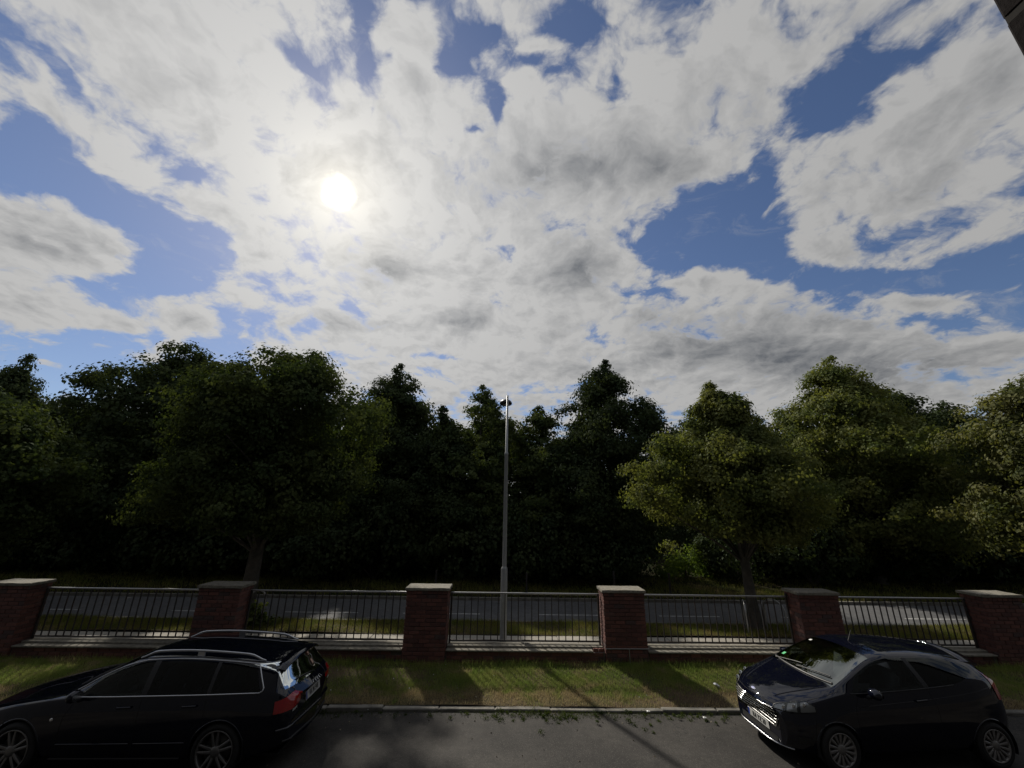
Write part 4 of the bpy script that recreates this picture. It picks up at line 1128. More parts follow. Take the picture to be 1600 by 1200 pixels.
    def finish(self, name='body'):
        bm = self.bm
        def inside(p, poly):
            x, y = p; r = False; n = len(poly)
            for i in range(n):
                x1, y1 = poly[i]; x2, y2 = poly[(i + 1) % n]
                if (y1 > y) != (y2 > y) and x < (x2 - x1) * (y - y1) / (y2 - y1) + x1: r = not r
            return r
        kill = set()
        for f in bm.faces:
            c = f.calc_center_median()
            for poly, test in self.cuts:
                q = test(c, f.normal)
                if q is not None and inside(q, poly): kill.add(f); break
            else:
                for ax in self.axles:
                    if abs(c.y) > 0.50 and math.hypot(c.x - ax[0], c.z - ax[1]) < self.rw and abs(f.normal.z) < 0.9 or (c.z < ax[1] and abs(c.y) > 0.5 and abs(c.x - ax[0]) < self.rw - 0.01):
                        kill.add(f); break
        bmesh.ops.delete(bm, geom=list(kill), context='FACES')
        for v in bm.verts:                        # true circles round the wheels
            if any(e.is_boundary for e in v.link_edges):
                for ax in self.axles:
                    d = math.hypot(v.co.x - ax[0], v.co.z - ax[1])
                    if abs(v.co.y) > 0.5 and abs(d - self.rw) < 0.06 and v.co.z > ax[1] - 0.12:
                        v.co.x = ax[0] + (v.co.x - ax[0]) * self.rw / d; v.co.z = ax[1] + (v.co.z - ax[1]) * self.rw / d
        me = bpy.data.meshes.new(name); bm.to_mesh(me); bm.free()
        self.body = link_mesh(name, me, self.paint, self.root)
        for ax in self.axles:                     # wheel wells and arch lips
            for s in (-1, 1):
                mb = MB(); n = 18; R_ = self.rw + 0.004; vs = []
                a0, a1 = -0.35, PI + 0.35
                for i in range(n + 1):
                    a = a0 + (a1 - a0) * i / n
                    for y in (0.50, self.ht + 0.0):
                        vs.append((ax[0] + R_ * math.cos(a), s * y, ax[1] + R_ * math.sin(a)))
                fs = [(2 * i, 2 * i + 1, 2 * i + 3, 2 * i + 2) for i in range(n)]
                mb.add(vs, fs, True)
                cen = len(vs); vs2 = [(ax[0], s * 0.50, ax[1])] + [vs[2 * i] for i in range(n + 1)]
                mb.add(vs2, [(0, i + 1, i + 2) for i in range(n)])
                mb.build('wheel_arch', M_gap, self.body)
                pts = []
                for i in range(25):
                    a = 0.02 + (PI - 0.04) * i / 24
                    x, z = ax[0] + self.rw * math.cos(a), ax[1] + self.rw * math.sin(a)
                    h, nn = self.hit((ax[0] + (self.rw + 0.012) * math.cos(a), s * 2, ax[1] + (self.rw + 0.012) * math.sin(a)), (0, -s, 0))
                    y = h.y if h is not None else s * self.ht
                    pts.append((x, y - s * 0.004, z))
                MB().tube(pts, 0.011, 6).build('arch_lip', self.paint, self.body)
        return self.body

def make_wheel(car, x, z, y_out, s, R_t, R_r, width, style):
    root = empty('wheel', (x, s * y_out, z)); root.parent = car.root
    # modelled facing -Y; the far side is turned about
    root.rotation_euler = (0, 0, 0 if s < 0 else PI)
    w = width
    sh = R_t - 0.018
    MB().lathe([(R_r - 0.004, 0.012), (R_r + 0.012, 0.0), (R_r + 0.35 * (R_t - R_r), -0.012), (sh - 0.012, -0.004), (sh + 0.008, 0.012), (R_t, 0.035), (R_t, w - 0.035), (sh, w - 0.005), (R_r, w), (R_r - 0.01, w - 0.01)], 'Y', n=40).build('tyre', M_tyre, root)
    rm = M_rim if style == 'double' else M_cover
    MB().lathe([(R_r + 0.004, 0.002), (R_r + 0.002, -0.006), (R_r - 0.010, -0.006), (R_r - 0.018, 0.012), (R_r - 0.022, 0.06), (R_r - 0.03, 0.15)], 'Y', n=40).build('rim', rm, root)
    MB().lathe([(0.0, 0.075), (R_r * 0.72, 0.075), (R_r * 0.72, 0.095)], 'Y', n=28).build('brake_disc', M_hub, root)
    MB().lathe([(0.0, 0.10), (R_r - 0.02, 0.10)], 'Y', n=28).build('backing', M_gap, root)
    n_pairs = 5 if style == 'double' else 7
    spread = 0.20 if style == 'double' else 0.205
    for k in range(n_pairs):
        for e in (-1, 1):
            a0 = 2 * PI * k / n_pairs + PI / 2 + 0.15
            mb = MB()
            if style == 'double':
                inner, outer = 0.055, R_r - 0.008
                ai, ao = a0 + e * 0.30, a0 + e * 0.185
                wi, wo = 0.019, 0.013
            else:
                inner, outer = 0.05, R_r - 0.010
                ai, ao = a0 + e * spread, a0 + e * spread * 1.12
                wi, wo = 0.011, 0.022
            p = Vector((math.cos(ai) * inner, 0, math.sin(ai) * inner)); q = Vector((math.cos(ao) * outer, 0, math.sin(ao) * outer))
            d = (q - p).normalized(); sd = Vector((-d.z, 0, d.x))
            vs = []
            for t, yy, ww in ((0, 0.014, wi), (0.5, 0.004, (wi + wo) / 2), (1, 0.0, wo)):
                c = p.lerp(q, t)
                vs += [c - sd * ww + Vector((0, yy + 0.006, 0)), c - sd * ww * 0.5 + Vector((0, yy, 0)), c + sd * ww * 0.5 + Vector((0, yy, 0)), c + sd * ww + Vector((0, yy + 0.006, 0)), c + sd * ww + Vector((0, yy + 0.035, 0)), c - sd * ww + Vector((0, yy + 0.035, 0))]
            fs = []
            for r in range(2):
                for j in range(6):
                    a = r * 6 + j; b = r * 6 + (j + 1) % 6
                    fs.append((a, b, b + 6, a + 6))
            mb.add(vs, fs).build('spoke', rm, root)
    MB().lathe([(0.0, 0.004), (0.03, 0.005), (0.062, 0.012), (0.07, 0.04)], 'Y', n=22).build('hub_cap', rm, root)
    return root

def soft_box(name, c, size, mat, parent, rot=(0, 0, 0), bev=0.06):
    bm = bmesh.new(); bmesh.ops.create_cube(bm, size=1.0)
    bmesh.ops.scale(bm, vec=size, verts=bm.verts)
    bmesh.ops.bevel(bm, geom=bm.edges[:], offset=min(bev, min(size) * 0.45), segments=3, affect='EDGES')
    me = bpy.data.meshes.new(name); bm.to_mesh(me); bm.free()
    for p in me.polygons: p.use_smooth = True
    o = link_mesh(name, me, mat, parent, c); o.rotation_euler = rot
    return o

def number_plate(car, s, y0, z0, tilt, text, w=0.52, h=0.11):
    c = car.end(y0, z0, 0.012, s)
    pl = MB().bevbox(-w / 2, w / 2, -0.006, 0.0, -h / 2, h / 2, 0.004).build('number_plate', M_plate, car.root, c)
    pl.rotation_euler = (0, tilt, (-PI / 2 if s < 0 else PI / 2)) if False else (tilt, 0, -PI / 2 if s < 0 else PI / 2)
    MB().box(-w / 2 + 0.006, -w / 2 + 0.045, -0.0075, -0.003, -h / 2 + 0.006, h / 2 - 0.006).build('plate_band', M_eu, pl)
    cu = bpy.data.curves.new('plate_lettering', 'FONT'); cu.body = text; cu.size = 0.098; cu.align_x = 'CENTER'; cu.align_y = 'CENTER'; cu.extrude = 0.0006; cu.offset = 0.001
    tmp = bpy.data.objects.new('plate_lettering', cu); COL.objects.link(tmp)
    bpy.context.view_layer.update()
    me = bpy.data.meshes.new_from_object(tmp.evaluated_get(bpy.context.evaluated_depsgraph_get()))
    bpy.data.objects.remove(tmp)
    to = bpy.data.objects.new('plate_lettering', me); COL.objects.link(to); to.parent = pl
    to.location = (0.022, -0.0085, 0.0); to.rotation_euler = (PI / 2, 0, 0); to.scale = (0.80, 1, 1)
    me.materials.clear(); me.materials.append(M_ink)
    return pl

def interior(car, x_dash, x_seat, x_rear, z_floor, seat_mat, yoff=0.36, rear=True, head_z=1.13):
    fl = MB().box(x_dash - 0.1, x_rear + 0.75, -0.68, 0.68, z_floor, z_floor + 0.03).build('cabin_floor', M_black, car.root)
    soft_box('dashboard', (x_dash + 0.12, 0, car.F['z2'](x_dash) - 0.16), (0.45, 1.36, 0.22), M_black, car.root, bev=0.09)
    rows = [(x_seat, seat_mat, (-yoff, yoff))] + ([(x_rear, seat_mat, (-yoff, yoff))] if rear else [])
    for xx, sm, ys in rows:
        for yy in ys:
            st = soft_box('seat', (xx, yy, z_floor + 0.28), (0.50, 0.50, 0.18), sm, car.root)
            soft_box('backrest', (0.32, 0, 0.36), (0.15, 0.48, 0.62), sm, st, (0, R(16), 0))
            soft_box('headrest', (0.43, 0, head_z - z_floor - 0.28 - 0.14 + 0.0), (0.10, 0.26, 0.19), sm, st, (0, R(12), 0), 0.045)
    mb = MB(); pts = [(0.0, math.cos(2 * PI * i / 24) * 0.18, math.sin(2 * PI * i / 24) * 0.18) for i in range(25)]
    mb.tube(pts, 0.014, 8, caps=False); mb.box(-0.02, 0.02, -0.16, 0.16, -0.02, 0.02)
    sw = mb.build('steering_wheel', M_black, car.root, (x_dash + 0.48, -yoff, z_floor + 0.62)); sw.rotation_euler = (0, R(-24), 0)

def mirror(car, x, z, s, mat):
    b = car.side(x, z, 0.0, s)
    bm = bmesh.new(); bmesh.ops.create_uvsphere(bm, u_segments=18, v_segments=12, radius=1)
    for v in bm.verts:
        fx = 0.075 if v.co.x < 0 else 0.045
        v.co = Vector((v.co.x * fx, v.co.y * 0.105, v.co.z * 0.07))
    me = bpy.data.meshes.new('mirror'); bm.to_mesh(me); bm.free()
    for p in me.polygons: p.use_smooth = True
    mr = link_mesh('mirror', me, mat, car.root, b + Vector((0.02, s * 0.125, 0.075)))
    MB().tube([(-0.02, -s * 0.14, -0.09), (-0.01, -s * 0.05, -0.05)], [0.03, 0.022], 8).build('stalk', M_black, mr)
    gl = MB().lathe([(0.0, 0), (0.062, 0)], 'Y', n=18).build('mirror_glass', M_chrome, mr, (0.047, 0, 0)); gl.rotation_euler = (0, 0, PI / 2); gl.scale = (1.4, 1, 0.9)

def wiper(car, x0, y0, x1, y1):
    pts = [car.top(x0 + (x1 - x0) * t, y0 + (y1 - y0) * t, 0.022) for t in np.linspace(0, 1, 10)]
    w = MB().tube(pts, 0.009, 6).build('wiper', M_black, car.root)

side_near = lambda c, n: (c.x, c.z) if (c.y < -0.3 and n.y < -0.25) else None
side_far = lambda c, n: (c.x, c.z) if (c.y > 0.3 and n.y > 0.25) else None

# ---- dark estate car ------------------------------------------------
def build_estate():
    root = tag(empty('parked_car'), 'dark estate car with silver roof rails, tail to the middle, cut by the left edge', 'car', 'cars parked along the kerb')
    dz = -0.055      # roof a little lower than stock
    T = dict(
        z0=[(0, .25), (.3, .19), (.6, .17), (4.0, .18), (4.3, .24), (4.586, .33)],
        w0=[(0, .50), (.15, .66), (.5, .78), (1, .80), (3.6, .80), (4.2, .76), (4.45, .70), (4.586, .62)],
        z1=[(0, .45), (1, .52), (3.5, .55), (4.586, .58)],
        w1=[(0, .56), (.1, .70), (.3, .80), (.7, .865), (1.2, .88), (2.2, .886), (3.4, .88), (4.0, .865), (4.35, .84), (4.5, .79), (4.586, .70)],
        z2=[(0, .60), (.12, .66), (.5, .755), (1.0, .835), (1.4, .88), (2.2, .90), (3.2, .92), (4.0, .935), (4.38, .925), (4.586, .84)],
        w2=[(0, .52), (.1, .64), (.3, .74), (.7, .80), (1.3, .83), (2.2, .845), (3.2, .84), (4.0, .81), (4.4, .77), (4.5, .735), (4.586, .64)],
        z3=[(0, .62), (.12, .69), (.5, .79), (1.0, .87), (1.35, .92), (1.5, .985), (1.75, 1.13), (2.0, 1.29 + dz), (2.3, 1.355 + dz), (2.8, 1.37 + dz), (3.4, 1.345 + dz), (3.9, 1.30 + dz), (4.16, 1.262 + dz), (4.26, 1.12), (4.40, .975), (4.46, .935), (4.586, .85)],
        w3=[(0, .40), (.3, .52), (.8, .60), (1.35, .66), (1.5, .68), (2.0, .615), (2.3, .59), (3.4, .585), (4.1, .565), (4.26, .60), (4.42, .64), (4.586, .55)],
        z4=[(0, .64), (.12, .71), (.5, .82), (1.0, .905), (1.32, .955), (1.45, 1.005), (1.75, 1.17), (2.0, 1.34 + dz), (2.25, 1.405 + dz), (2.7, 1.43 + dz), (3.3, 1.415 + dz), (3.9, 1.37 + dz), (4.20, 1.325 + dz), (4.29, 1.15), (4.42, .99), (4.47, .945), (4.586, .86)])
    short = lambda x: x if x < 4.0 else 4.0 + (x - 4.0) * .87      # tail overhang
    T = {k: [(short(x), v) for x, v in t] for k, t in T.items()}
    ax = [(0.93, .317), (3.573, .317)]
    c = Car(root, T, short(4.586), ax, 0.352, 0.86, M_navy, 0.16, 0.13)
    z2, z3 = c.F['z2'], c.F['z3']
    lo = lambda x: float(z2(x)) + .028
    hi = lambda x: float(z3(x)) - .030
    panes = [('front_window', [1.60, 2.42], [1.72, 2.38], M_glass), ('rear_window', [2.50, 3.30], [2.46, 3.27], M_privacy), ('quarter_window', [3.35, 4.00], [3.32, 3.82], M_privacy)]
    for s in (-1, 1):
        for nm, b, t, gm in panes:
            bot = [(x, lo(x)) for x in np.linspace(b[0], b[1], 12)]
            tp = [(x, hi(x)) for x in np.linspace(t[0], t[1], 12)]
            if nm == 'front_window': bot = [(1.56, lo(1.56))] + bot; tp = [(1.60, lo(1.6) + .02), (1.66, hi(1.66) - .005)] + tp
            c.patch(nm, bot, tp, lambda x, z, s=s: c.side(x, z, .003, s), gm, root, 26, 12)
            cx = sum(p[0] for p in bot + tp) / len(bot + tp); cz = sum(p[1] for p in bot + tp) / len(bot + tp)
            poly = [(cx + (p[0] - cx) * .965, cz + (p[1] - cz) * .90) for p in bot + tp[::-1]]
            c.cut(poly, side_near if s < 0 else side_far)
        # black pillars between the panes, bright surround
        for xa, xb, ta, tb in ((2.42, 2.50, 2.38, 2.46), (3.30, 3.35, 3.27, 3.32)):
            c.patch('window_pillar', [(xa, lo(xa)), (xb, lo(xb))], [(ta, hi(ta)), (tb, hi(tb))], lambda x, z, s=s: c.side(x, z, .004, s), M_black, root, 2, 10)
        c.line('waist_trim', [(x, lo(x) - .012) for x in np.linspace(1.50, 4.00, 14)] + [(4.035, lo(4.03) + .01), (4.03, lo(4.03) + .04), (3.875, hi(3.88) - .02), (3.85, hi(3.85) + .006)] + [(x, hi(x) + .010) for x in np.linspace(3.80, 2.1, 12)],
               lambda x, z, s=s: c.side(x, z, .004, s), .0095, M_alu, root, 6)
        c.line('roof_trim', [(x, hi(x) + .010) for x in np.linspace(2.1, 1.48, 10)], lambda x, z, s=s: c.side(x, z, .004, s), .008, M_alu, root, 6)
        for nm, pts in (('door_gap', [(1.58, .87), (1.50, .70), (1.50, .30), (1.56, .24)]), ('door_gap', [(2.46, .89), (2.48, .6), (2.46, .24)]), ('door_gap', [(3.32, .90), (3.34, .72), (3.22, .55), (3.10, .30)]),
                        ('bumper_gap', [(4.05, .48), (4.14, .66), (4.4, .67)])):
            c.line(nm, pts, lambda x, z, s=s: c.side(x, z, -.001, s), .0035, M_gap, root, 5)
        c.line('rub_strip', [(1.5, .40), (2.44, .41)], lambda x, z, s=s: c.side(x, z, .004, s), .010, M_navy, root, 6)
        c.line('rub_strip', [(2.50, .41), (3.16, .42)], lambda x, z, s=s: c.side(x, z, .004, s), .010, M_navy, root, 6)
        c.line('sill', [(1.4, .215), (3.1, .225)], lambda x, z, s=s: c.side(x, z, .006, s), .022, M_navy, root, 8)
        for x, z in ((2.28, .80), (3.14, .815)):
            c.line('door_handle', [(x - .10, z), (x + .08, z + .008)], lambda x, z, s=s: c.side(x, z, .018, s), .014, M_navy, root, 8)
        MB().lathe([(0, 0), (.02, 0), (.024, .008)], 'Y', n=10).build('side_repeater', M_chrome, root, c.side(1.36, .665, .004, s))
        # tail lamp wrapped round the corner
        pv = (4.05, .30)
        angs = np.linspace(R(70), R(22), 14)
        zb = [.715 + .035 * (i / 13) ** 1.5 for i in range(14)]; zt = [.855 + .05 * min(1, i / 7) - .01 * max(0, i - 9) for i in range(14)]
        tl = c.patch('tail_lamp', list(zip(angs, zb)), list(zip(angs, zt)), lambda a, z, s=s: c.polar(pv, a, z, .008, s), M_red, root, 26, 8)
        c.line('lamp_rim', [(angs[0], zb[0]), (angs[0], zt[0])] + list(zip(angs, zt)) + list(zip(angs[::-1], zb[::-1])), lambda a, z, s=s: c.polar(pv, a, z, .004, s), .006, M_gap, tl, 5, .04)
        c.patch('reverse_lamp', [(R(44), .70), (R(32), .706)], [(R(44), .728), (R(32), .735)], lambda a, z, s=s: c.polar(pv, a, z, .012, s), M_reflector, tl, 6, 2)
        # roof rail: a flattened bar on feet
        yr = .52
        xs = np.linspace(2.10, 3.90, 30); pts = []
        for i, x in enumerate(xs):
            e = min(1, min(i, 29 - i) / 4.0); e = e * e * (3 - 2 * e)
            p = c.top(x, s * yr, 0); pts.append(p + Vector((0, s * .012, .012 + .048 * e)))
        rl = MB().tube(pts, [.011 + .006 * min(1, min(i, 29 - i) / 3) for i in range(30)], 8).build('roof_rail', M_alu, root)
        for x in (2.95,):
            p = c.top(x, s * yr, 0); MB().bevbox(-.05, .05, -.012, .012, -.01, .055, .004).build('rail_foot', M_alu, rl, p + Vector((0, s * .012, 0)))
        mirror(c, 1.62, .885, s, M_navy)
    # windscreen, tailgate glass
    fr = lambda x: float(c.F['w3'](x)) - .03
    xs_ = np.linspace(1.40, 2.05, 14)
    c.patch('windscreen', [(x, -fr(x)) for x in xs_], [(x, fr(x)) for x in xs_], lambda x, y: c.top(x, y, .003), M_screen, root, 14, 20)
    c.cut([(1.44, -.60), (2.02, -.54), (2.02, .54), (1.44, .60)], lambda q, n: (q.x, q.y) if (q.z > .9 and 1.3 < q.x < 2.2) else None)
    zs = np.linspace(.955, 1.235, 12)
    wy = lambda z: .68 - .30 * (z - .95)
    c.patch('tailgate_glass', [(-wy(z), z) for z in zs], [(wy(z), z) for z in zs], lambda y, z: c.end(y, z, .004, 1), M_screen, root, 12, 22)
    c.cut([(-.60, .985), (.60, .985), (.54, 1.215), (-.54, 1.215)], lambda q, n: (q.y, q.z) if q.x > 4.1 and n.x > .15 else None)
    # spoiler lip over the tailgate glass
    mb = MB(); n = 16; vs = []
    for i in range(n + 1):
        y = -.60 + 1.2 * i / n; b = .055 * (y / .6) ** 2
        zr = c.top(4.12 - b, y, 0).z
        for x, z in ((4.06 - b, zr + .006), (4.20 - b, zr - .002), (4.285 - b, zr - .022), (4.28 - b, zr - .040), (4.16 - b, zr - .035)):
            vs.append((x, y, z))
    fs = [(i * 5 + j, (i + 1) * 5 + j, (i + 1) * 5 + (j + 1) % 5, i * 5 + (j + 1) % 5) for i in range(n) for j in range(5)]
    mb.add(vs, fs, True).add(vs[:5], [(0, 1, 2, 3, 4)]).add(vs[-5:], [(4, 3, 2, 1, 0)]).build('spoiler', M_navy, root)
    ends = lambda y, z, o=.004: c.end(y, z, o, 1)
    c.line('tailgate_gap', [(-.66, .90), (-.60, .66), (-.55, .56), (.55, .56), (.60, .66), (.66, .90)], lambda y, z: ends(y, z, -.001), .004, M_gap, root, 5)
    c.line('bumper_step', [(y, .525) for y in np.linspace(-.80, .80, 22)], lambda y, z: ends(y, z, .012), .020, M_navy, root, 8)
    c.line('bumper_edge', [(y, .37) for y in np.linspace(-.70, .70, 18)], lambda y, z: ends(y, z, .003), .014, M_black, root, 8)
    c.line('boot_handle', [(-.26, .815), (.26, .815)], lambda y, z: ends(y, z, .010), .010, M_navy, root, 6)
    for k in range(4):
        a = [(-.105 + .07 * k + .042 * math.cos(t), .865 + .030 * math.sin(t)) for t in np.linspace(0, 2 * PI, 17)]
        c.line('badge_ring', a, lambda y, z: ends(y, z, .006), .0045, M_chrome, root, 5)
    number_plate(c, 1, 0, .735, R(-12), 'RK M 548')
    wp = MB().tube([c.end(.02, .965, .03, 1), c.end(-.28, .99, .025, 1), c.end(-.42, 1.0, .02, 1)], .008, 6).build('wiper', M_black, root)
    c.line('bonnet_gap', [(.18, -.55), (.5, -.66), (1.0, -.72), (1.30, -.72)], lambda x, y: c.top(x, y, -.001), .003, M_gap, root, 5)
    wiper(c, 1.38, -.55, 1.50, .05); wiper(c, 1.38, .05, 1.50, .55)
    # headlamps and grille at the nose (cut by the photo's edge)
    for s in (-1, 1):
        an = np.linspace(R(158), R(112), 10)
        c.patch('headlamp', [(a, .56) for a in an], [(a, .655 + .02 * i / 9) for i, a in enumerate(an)], lambda a, z, s=s: c.polar((.75, .25), a, z, .006, s), M_reflector, root, 14, 5)
    c.patch('grille', [(-.30, .30), (.30, .30)], [(-.33, .60), (.33, .60)], lambda y, z: c.end(y, z, .008, -1), M_black, root, 10, 8)
    number_plate(c, -1, 0, .42, R(4), 'RK M 548')
    c.finish()
    for x, z in ax:
        for s in (-1, 1):
            make_wheel(c, x, z, .868, s, .317, .238, .22, 'double')
    interior(c, 1.42, 2.20, 3.05, .26, M_seat_grey, head_z=1.10)
    MB().box(1.2, 4.3, -.6, .6, .17, .20).build('underbody', M_black, root)
    return root
est = build_estate()
est.location = (-5.25 - 2.2515 * 1.03, 6.60 + .868 * .92, -0.075); est.scale = (1.03, .92, 1.03); est.rotation_euler = (0, 0, R(0.4))

# ---- small blue hatchback -------------------------------------------
def build_hatch():
    root = tag(empty('parked_car'), 'small dark blue three-door hatchback with chrome grille, parked facing left', 'car', 'cars parked along the kerb')
    T = dict(
        z0=[(0, .22), (.3, .16), (3.5, .17), (3.8, .25), (3.969, .36)],
        w0=[(0, .55), (.15, .68), (.5, .76), (3.2, .76), (3.7, .68), (3.969, .56)],
        z1=[(0, .42), (1, .52), (3, .58), (3.969, .62)],
        w1=[(0, .62), (.08, .71), (.25, .78), (.6, .84), (1.2, .855), (2.4, .861), (3.1, .855), (3.6, .81), (3.85, .73), (3.969, .60)],
        z2=[(0, .64), (.06, .70), (.3, .80), (.7, .90), (1.0, .95), (1.6, .975), (2.4, 1.02), (3.0, 1.065), (3.5, 1.10), (3.8, 1.08), (3.969, .98)],
        w2=[(0, .56), (.1, .65), (.3, .72), (.7, .775), (1.1, .80), (2.4, .81), (3.1, .80), (3.5, .755), (3.8, .69), (3.969, .58)],
        z3=[(0, .665), (.06, .735), (.3, .845), (.7, .955), (.95, 1.02), (1.2, 1.13), (1.5, 1.27), (1.8, 1.375), (2.1, 1.415), (2.6, 1.41), (3.1, 1.375), (3.45, 1.325), (3.62, 1.27), (3.75, 1.17), (3.88, 1.06), (3.969, .985)],
        w3=[(0, .42), (.3, .52), (.7, .60), (.98, .69), (1.2, .675), (1.5, .625), (1.8, .585), (2.1, .57), (2.6, .56), (3.1, .545), (3.45, .53), (3.62, .54), (3.75, .58), (3.88, .58), (3.969, .5)],
        z4=[(0, .68), (.06, .755), (.3, .88), (.7, .99), (.90, 1.035), (1.1, 1.12), (1.4, 1.265), (1.7, 1.39), (1.95, 1.455), (2.3, 1.481), (2.7, 1.475), (3.2, 1.435), (3.55, 1.39), (3.66, 1.33), (3.78, 1.19), (3.9, 1.06), (3.969, .99)])
    ax = [(0.80, .30), (3.289, .30)]
    c = Car(root, T, 3.969, ax, 0.338, 0.83, M_blue, 0.26, 0.20)
    z2, z3 = c.F['z2'], c.F['z3']
    lo = lambda x: float(z2(x)) + .022
    hi = lambda x: float(z3(x)) - .034
    for s in (-1, 1):
        pr = lambda x, z, s=s: c.side(x, z, .003, s)
        bot = [(1.16, lo(1.16))] + [(x, lo(x)) for x in np.linspace(1.25, 2.38, 12)]
        tp = [(1.20, lo(1.2) + .02), (1.32, hi(1.32) - .01)] + [(x, hi(x)) for x in np.linspace(1.4, 2.30, 12)]
        c.patch('front_window', bot, tp, pr, M_glass, root, 28, 12)
        c.cut([(1.30, lo(1.3) + .03), (2.34, lo(2.34) + .02), (2.27, hi(2.27) - .02), (1.75, hi(1.75) - .025), (1.42, hi(1.42) - .03)], side_near if s < 0 else side_far)
        bot = [(x, lo(x) + .10 * max(0, (x - 2.9) / .5) ** 1.5) for x in np.linspace(2.46, 3.40, 12)]
        tp = [(x, hi(x) - .05 * max(0, (x - 2.9) / .5) ** 2) for x in np.linspace(2.38, 3.42, 12)]
        c.patch('quarter_window', bot, tp, pr, M_privacy, root, 24, 12)
        c.cut([(2.50, lo(2.5) + .02), (3.2, lo(3.2) + .07), (3.2, hi(3.2) - .05), (2.42, hi(2.42) - .02)], side_near if s < 0 else side_far)
        c.patch('window_pillar', [(2.38, lo(2.38)), (2.46, lo(2.46))], [(2.30, hi(2.3)), (2.38, hi(2.38))], lambda x, z, s=s: c.side(x, z, .004, s), M_black, root, 2, 10)
        c.line('window_rubber', [(1.14, lo(1.14) - .008)] + [(x, lo(x) - .008) for x in np.linspace(1.3, 2.9, 12)], lambda x, z, s=s: c.side(x, z, .002, s), .008, M_black, root, 6)
        for nm, pts in (('door_gap', [(1.22, .93), (1.14, .78), (1.12, .40), (1.18, .24)]), ('door_gap', [(2.42, 1.0), (2.47, .8), (2.44, .45), (2.32, .24)]), ('bumper_gap', [(.52, .66), (.47, .5), (.44, .34)]), ('bumper_gap', [(3.62, .5), (3.66, .62), (3.8, .66)])):
            c.line(nm, pts, lambda x, z, s=s: c.side(x, z, -.001, s), .0035, M_gap, root, 5)
        c.line('swage_line', [(1.0, .80), (1.6, .845), (2.4, .90), (3.0, .955), (3.55, 1.02)], lambda x, z, s=s: c.side(x, z, -.005, s), .007, M_blue, root, 6)
        c.line('door_handle', [(2.14, .885), (2.32, .897)], lambda x, z, s=s: c.side(x, z, .018, s), .015, M_blue, root, 8)
        mirror(c, 1.40, .945, s, M_blue)
        # swept-back headlamp: silver bowl pieces under a clear cover
        pv = (.85, .22)
        an = np.linspace(R(163), R(119), 14)
        zb = [.68 + .06 * (i / 13) ** 1.2 for i in range(14)]; zt = [.72 + .15 * (i / 13) ** .7 for i in range(14)]
        zt = [a if i < 11 else a - .022 * (i - 10) for i, a in enumerate(zt)]
        hl = c.patch('headlamp', list(zip(an, zb)), list(zip(an, zt)), lambda a, z, s=s: c.polar(pv, a, z, .004, s), M_reflector, root, 20, 8)
        c.patch('lamp_cover', list(zip(an, zb)), list(zip(an, zt)), lambda a, z, s=s: c.polar(pv, a, z, .016, s), M_lampglass, hl, 20, 8)
        c.line('lamp_rim', list(zip(an, zb)) + list(zip(an[::-1], zt[::-1])) + [(an[0], zb[0])], lambda a, z, s=s: c.polar(pv, a, z, .010, s), .007, M_black, hl, 5, .04)
        for i0, i1 in ((3, 4), (7, 8)):
            c.patch('lamp_divider', [(an[i0], zb[i0] + .004), (an[i1], zb[i1] + .004)], [(an[i0], zt[i0] - .006), (an[i1], zt[i1] - .006)], lambda a, z, s=s: c.polar(pv, a, z, .010, s), M_black, hl, 2, 4)
        for a, z in ((R(152), .725), (R(142), .765), (R(131), .80)):
            MB().lathe([(0, -.012), (.020, -.008), (.032, .004)], 'Y', n=14).build('bulb_bowl', M_chrome, hl, c.polar(pv, a, z, .012, s))
        # tail lamp high on the rear corner
        ta = np.linspace(R(62), R(36), 8)
        c.patch('tail_lamp', [(a, .86 - .008 * i) for i, a in enumerate(ta)], [(a, 1.21 - .04 * i) for i, a in enumerate(ta)], lambda a, z, s=s: c.polar((3.35, .25), a, z, .008, s), M_red, root, 12, 10)
        fl = c.patch('fog_lamp', [(R(141), .335), (R(128), .335)], [(R(141), .42), (R(128), .43)], lambda a, z, s=s: c.polar(pv, a, z, .006, s), M_black, root, 8, 4)
    fr = lambda x: float(c.F['w3'](x)) - .028
    xs_ = np.linspace(.955, 1.76, 16)
    ws = c.patch('windscreen', [(x + .03 * 0, -fr(x)) for x in xs_], [(x, fr(x)) for x in xs_], lambda x, y: c.top(x, y, .003), M_screen, root, 16, 22)
    c.cut([(1.05, -.60), (1.72, -.53), (1.72, .53), (1.05, .60)], lambda q, n: (q.x, q.y) if (q.z > .98 and .9 < q.x < 1.9) else None)
    zs = np.linspace(1.04, 1.30, 10)
    c.patch('tailgate_glass', [(-.52, z) for z in zs], [(.52, z) for z in zs], lambda y, z: c.end(y, z, .004, 1), M_privacy, root, 10, 16)
    zr = lambda x, y: c.top(x, y, 0).z
    vs = []; n = 14
    for i in range(n + 1):
        y = -.56 + 1.12 * i / n; b = .07 * (y / .56) ** 2; z0 = zr(3.50 - b, y)
        for x, z in ((3.42 - b, z0 + .010), (3.60 - b, z0 + .004), (3.74 - b, z0 - .028), (3.735 - b, z0 - .055), (3.6 - b, z0 - .05)): vs.append((x, y, z))
    fs = [(i * 5 + j, (i + 1) * 5 + j, (i + 1) * 5 + (j + 1) % 5, i * 5 + (j + 1) % 5) for i in range(n) for j in range(5)]
    MB().add(vs, fs, True).add(vs[:5], [(0, 1, 2, 3, 4)]).add(vs[-5:], [(4, 3, 2, 1, 0)]).build('spoiler', M_blue, root)
    # grille: black opening with five bright bars and a heavier rim below
    gw = lambda z: .50 - .9 * max(0, .50 - z) - .5 * max(0, z - .56)
    fe = lambda y, z, o=.004: c.end(y, z, o, -1)
    gz = np.linspace(.435, .685, 8)
